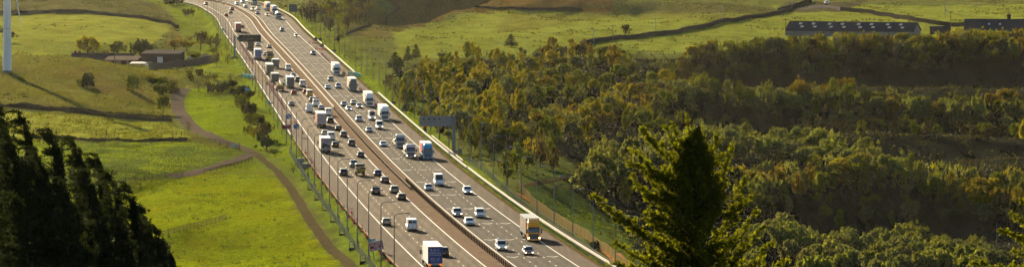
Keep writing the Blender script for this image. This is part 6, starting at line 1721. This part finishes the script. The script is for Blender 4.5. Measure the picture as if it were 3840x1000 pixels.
# leafy tree in front of the wood
FLEAF = mat("hawthorn_leaves", rough=.7, spec=.04, objcol=True, var=.35, vscale=1.6, transl=(.6, (1.7, 1.5, .35)))
FB = mat("hawthorn_bark", (.035, .026, .018), .9, var=.3, vscale=6)
def leafy(name, D, base_u, env, top, nb, seed, label, extra=(), fill=1.0, size=.10):
    """env: list of (row, left column, right column) outline; branches end on or inside it"""
    rng = np.random.default_rng(seed); T = px3(*top, D); B = px3(base_u, 1750, D); B.z = g(B.x, D)
    r_ = tag(empty(name, B), label, "tree"); s = D / FPX
    b_ = MB(); ev = np.array(env, float); LP = []
    ax = lambda t: B.lerp(T, t) + Vector((math.sin(t * 5) * .18, math.cos(t * 4) * .2, 0))
    for i in range(24): b_.tube(ax(i / 24), ax((i + 1) / 24), .34 * (1 - i / 24) ** .8 + .02, .34 * (1 - (i + 1) / 24) ** .8 + .015, 7, False)
    def branch(p0, p1, sag, r0, dens):
        n = 9; pts = []
        for i in range(n + 1):
            t = i / n; q = p0.lerp(p1, t) + Vector((0, 0, -sag * math.sin(math.pi * t))) + Vector(rng.normal(size=3) * .05)
            pts.append(q)
        for i in range(n): b_.tube(pts[i], pts[i + 1], r0 * (1 - i / n) + .008, r0 * (1 - (i + 1) / n) + .006, 4, False)
        L = (p1 - p0).length
        for i in range(1, n + 1):
            t = i / n
            if t < .34: continue
            for k in range(int(max(1, L * 2.5 * dens))):
                f = rng.uniform(0, 1); q = pts[i - 1].lerp(pts[i], f); d = Vector(rng.normal(size=3) * np.array([1, 1, .8]) + np.array([-.25, 0, .55])); d.normalize()
                tl = rng.uniform(.15, .62) * (1.2 - t * .75); e = q + d * tl
                b_.tube(q, e, .007, .004, 3, False)
                m = int(rng.integers(6, 14)); ff = rng.uniform(.3, 1.05, m)[:, None]
                LP.append(np.array(q) + (np.array(e) - np.array(q)) * ff + rng.normal(size=(m, 3)) * .052)
    for k in range(nb):
        v = rng.uniform(ev[0, 0], ev[-1, 0]) if k % 4 else rng.uniform(ev[0, 0], ev[0, 0] + 220)
        l, r = np.interp(v, ev[:, 0], ev[:, 1]), np.interp(v, ev[:, 0], ev[:, 2]); c = (l + r) / 2; hw = (r - l) / 2
        an = rng.uniform(0, 2 * math.pi); rad = math.sqrt(rng.uniform(.12, 1)) if k % 3 else rng.uniform(.92, 1.03)
        uu = c + hw * rad * math.cos(an); dy = hw * s * rad * math.sin(an) * .9
        e = px3(uu, v, D); e.y += dy * .8
        t0 = (e.z - B.z - rng.uniform(.7, 2.4) * (.4 + .6 * rad)) / (T.z - B.z); p0 = ax(min(.985, max(.25, t0)))
        branch(p0, e, rng.uniform(.0, .3), .035 + .012 * (e - p0).length, fill)
    for (u0, v0, u1, v1, dn) in extra:
        p0, p1 = px3(u0, v0, D), px3(u1, v1, D); branch(p0, p1, .12, .05, dn)
    q = b_.build("branches", FB, r_); q.location = -B
    P = np.concatenate(LP); V, Qd = leaves_at(P, size, rng, 1.25)
    o = link(bpy.data.objects.new("foliage", np_mesh("foliage", V, Qd, FLEAF)), r_); o.location = -B; o.color = (.080, .092, .005, 1)
    return r_
leafy("hawthorn_tree", 200.0, 2660, [(478,2598,2618),(520,2562,2640),(580,2515,2672),(650,2455,2715),(720,2432,2740),(800,2408,2765),(880,2392,2800),(960,2378,2850),(1060,2360,2880),(1200,2350,2920)], (2612, 492), 330, 5,
      "large leafy green tree in the foreground with a black bird on top",
      [(2560,640,2400,480,1.3),(2520,560,2440,525,1.2),(2560,700,2350,608,1.2),(2500,760,2400,700,1.2),(2520,960,2228,733,1.5),(2480,1020,2300,900,1.2),(2640,700,2690,505,1.2),(2680,760,2745,545,1.2),
       (2700,880,2795,668,1.4),(2720,860,2780,760,1.2),(2720,1010,2868,850,1.3),(2760,1060,2895,905,1.2),(2800,1100,2950,968,1.2),(2600,540,2578,430,.8),(2610,620,2520,470,1.1),(2450,1000,2290,985,1.1),(2440,900,2320,800,1.1),(2900,1080,2980,1000,1.0),(2540,720,2375,560,1.0),(2500,820,2362,655,.9),(2480,700,2420,610,1.0),(2440,860,2290,815,1.0),(2640,640,2712,575,.9),(2660,840,2830,730,.9),(2740,940,2842,790,1.1),(2560,600,2490,470,.9)])
leafy("hawthorn_tree", 195.0, 4150, [(770,4050,4250),(900,3990,4300),(1100,3960,4330)], (4150, 740), 40, 6,
      "leafy branches reaching in at the bottom right corner",
      [(3990,960,3745,855,1.2),(3960,900,3790,800,1.1),(3990,1000,3800,940,1.1),(3960,1020,3640,985,1.1),(4000,900,3830,750,1.0)])

# the bird
Pb = px3(2618, 486, 199.9); bird = tag(empty("bird", Pb, 0), "black bird perched on the topmost twig of the foreground tree", "bird")
BK = mat("black_feathers", (.012, .011, .011), .45, spec=.4)
prof = [(-.20, -.17, .012, .020), (-.15, -.10, .030, .025), (-.09, -.02, .055, .055), (-.04, .06, .078, .075), (0, .13, .080, .080), (.02, .20, .066, .068), (.02, .245, .046, .050), (.005, .275, .046, .047), (-.015, .305, .044, .043), (-.035, .330, .028, .028), (-.045, .342, .008, .008)]
V = []; n = 12
for (x, z, rx, ry) in prof:
    for k in range(n):
        a_ = 2 * math.pi * k / n; V.append((x + math.cos(a_) * rx, math.sin(a_) * ry, z + math.cos(a_) * rx * .35 * (1 if z < .2 else -.3)))
F = [(i * n + j, i * n + (j + 1) % n, (i + 1) * n + (j + 1) % n, (i + 1) * n + j) for i in range(len(prof) - 1) for j in range(n)] + [tuple(range(n)), tuple(range(len(V) - n, len(V)))]
MB().add(V, F).build("body", BK, bird, smooth=True)
b_ = MB(); b_.tube((-.045, 0, .295), (-.115, 0, .282), .014, .003, 6); b_.build("beak", mat("beak", (.05, .04, .03), .4), bird)
b_ = MB(); b_.prism([(-.02, -.26, .5), (.0, -.12, 1), (.02, -.12, 1), (-.0, -.28, .5)], .03); o = b_.build("tail", BK, bird); o.rotation_euler = (0, 0, math.pi / 2); o.location = (-.14, 0, .0)
for s_ in (-1, 1):
    b_ = MB(); b_.add([(.07, s_ * .06, .18), (.0, s_ * .085, .17), (-.12, s_ * .05, -.06), (-.17, s_ * .02, -.14), (.04, s_ * .07, .02)], [(0, 1, 2, 3, 4)]); b_.build("wing", BK, bird)
    b_ = MB(); b_.tube((.0, s_ * .03, .06), (.01, s_ * .03, -.06), .008, .006, 5)
    for d_ in (-.03, 0, .03): b_.tube((.01, s_ * .03, -.06), (.03 if d_ == 0 else -.025, s_ * .03 + d_, -.07), .004, .003, 4)
    b_.build("leg", BK, bird)
    b_ = MB(); b_.ico((-.03, s_ * .040, .305), .006); b_.build("eye", mat("eye", (.2, .2, .2), .1), bird)
# ------------------------------------------------------------------ the air
hz = MB().box(-6000, 6000, -2200, 10500, -150, 130)
hm = bpy.data.materials.new("haze"); hm.use_nodes = True
hn = hm.node_tree.nodes; hn.remove(hn["Principled BSDF"])
pv = hn.new("ShaderNodeVolumePrincipled")
pv.inputs["Color"].default_value = (1, .95, .86, 1)
pv.inputs["Density"].default_value = .0000048
pv.inputs["Anisotropy"].default_value = .8
hm.node_tree.links.new(pv.outputs[0], hn["Material Output"].inputs["Volume"])
tag(hz.build("haze", hm), kind="stuff")
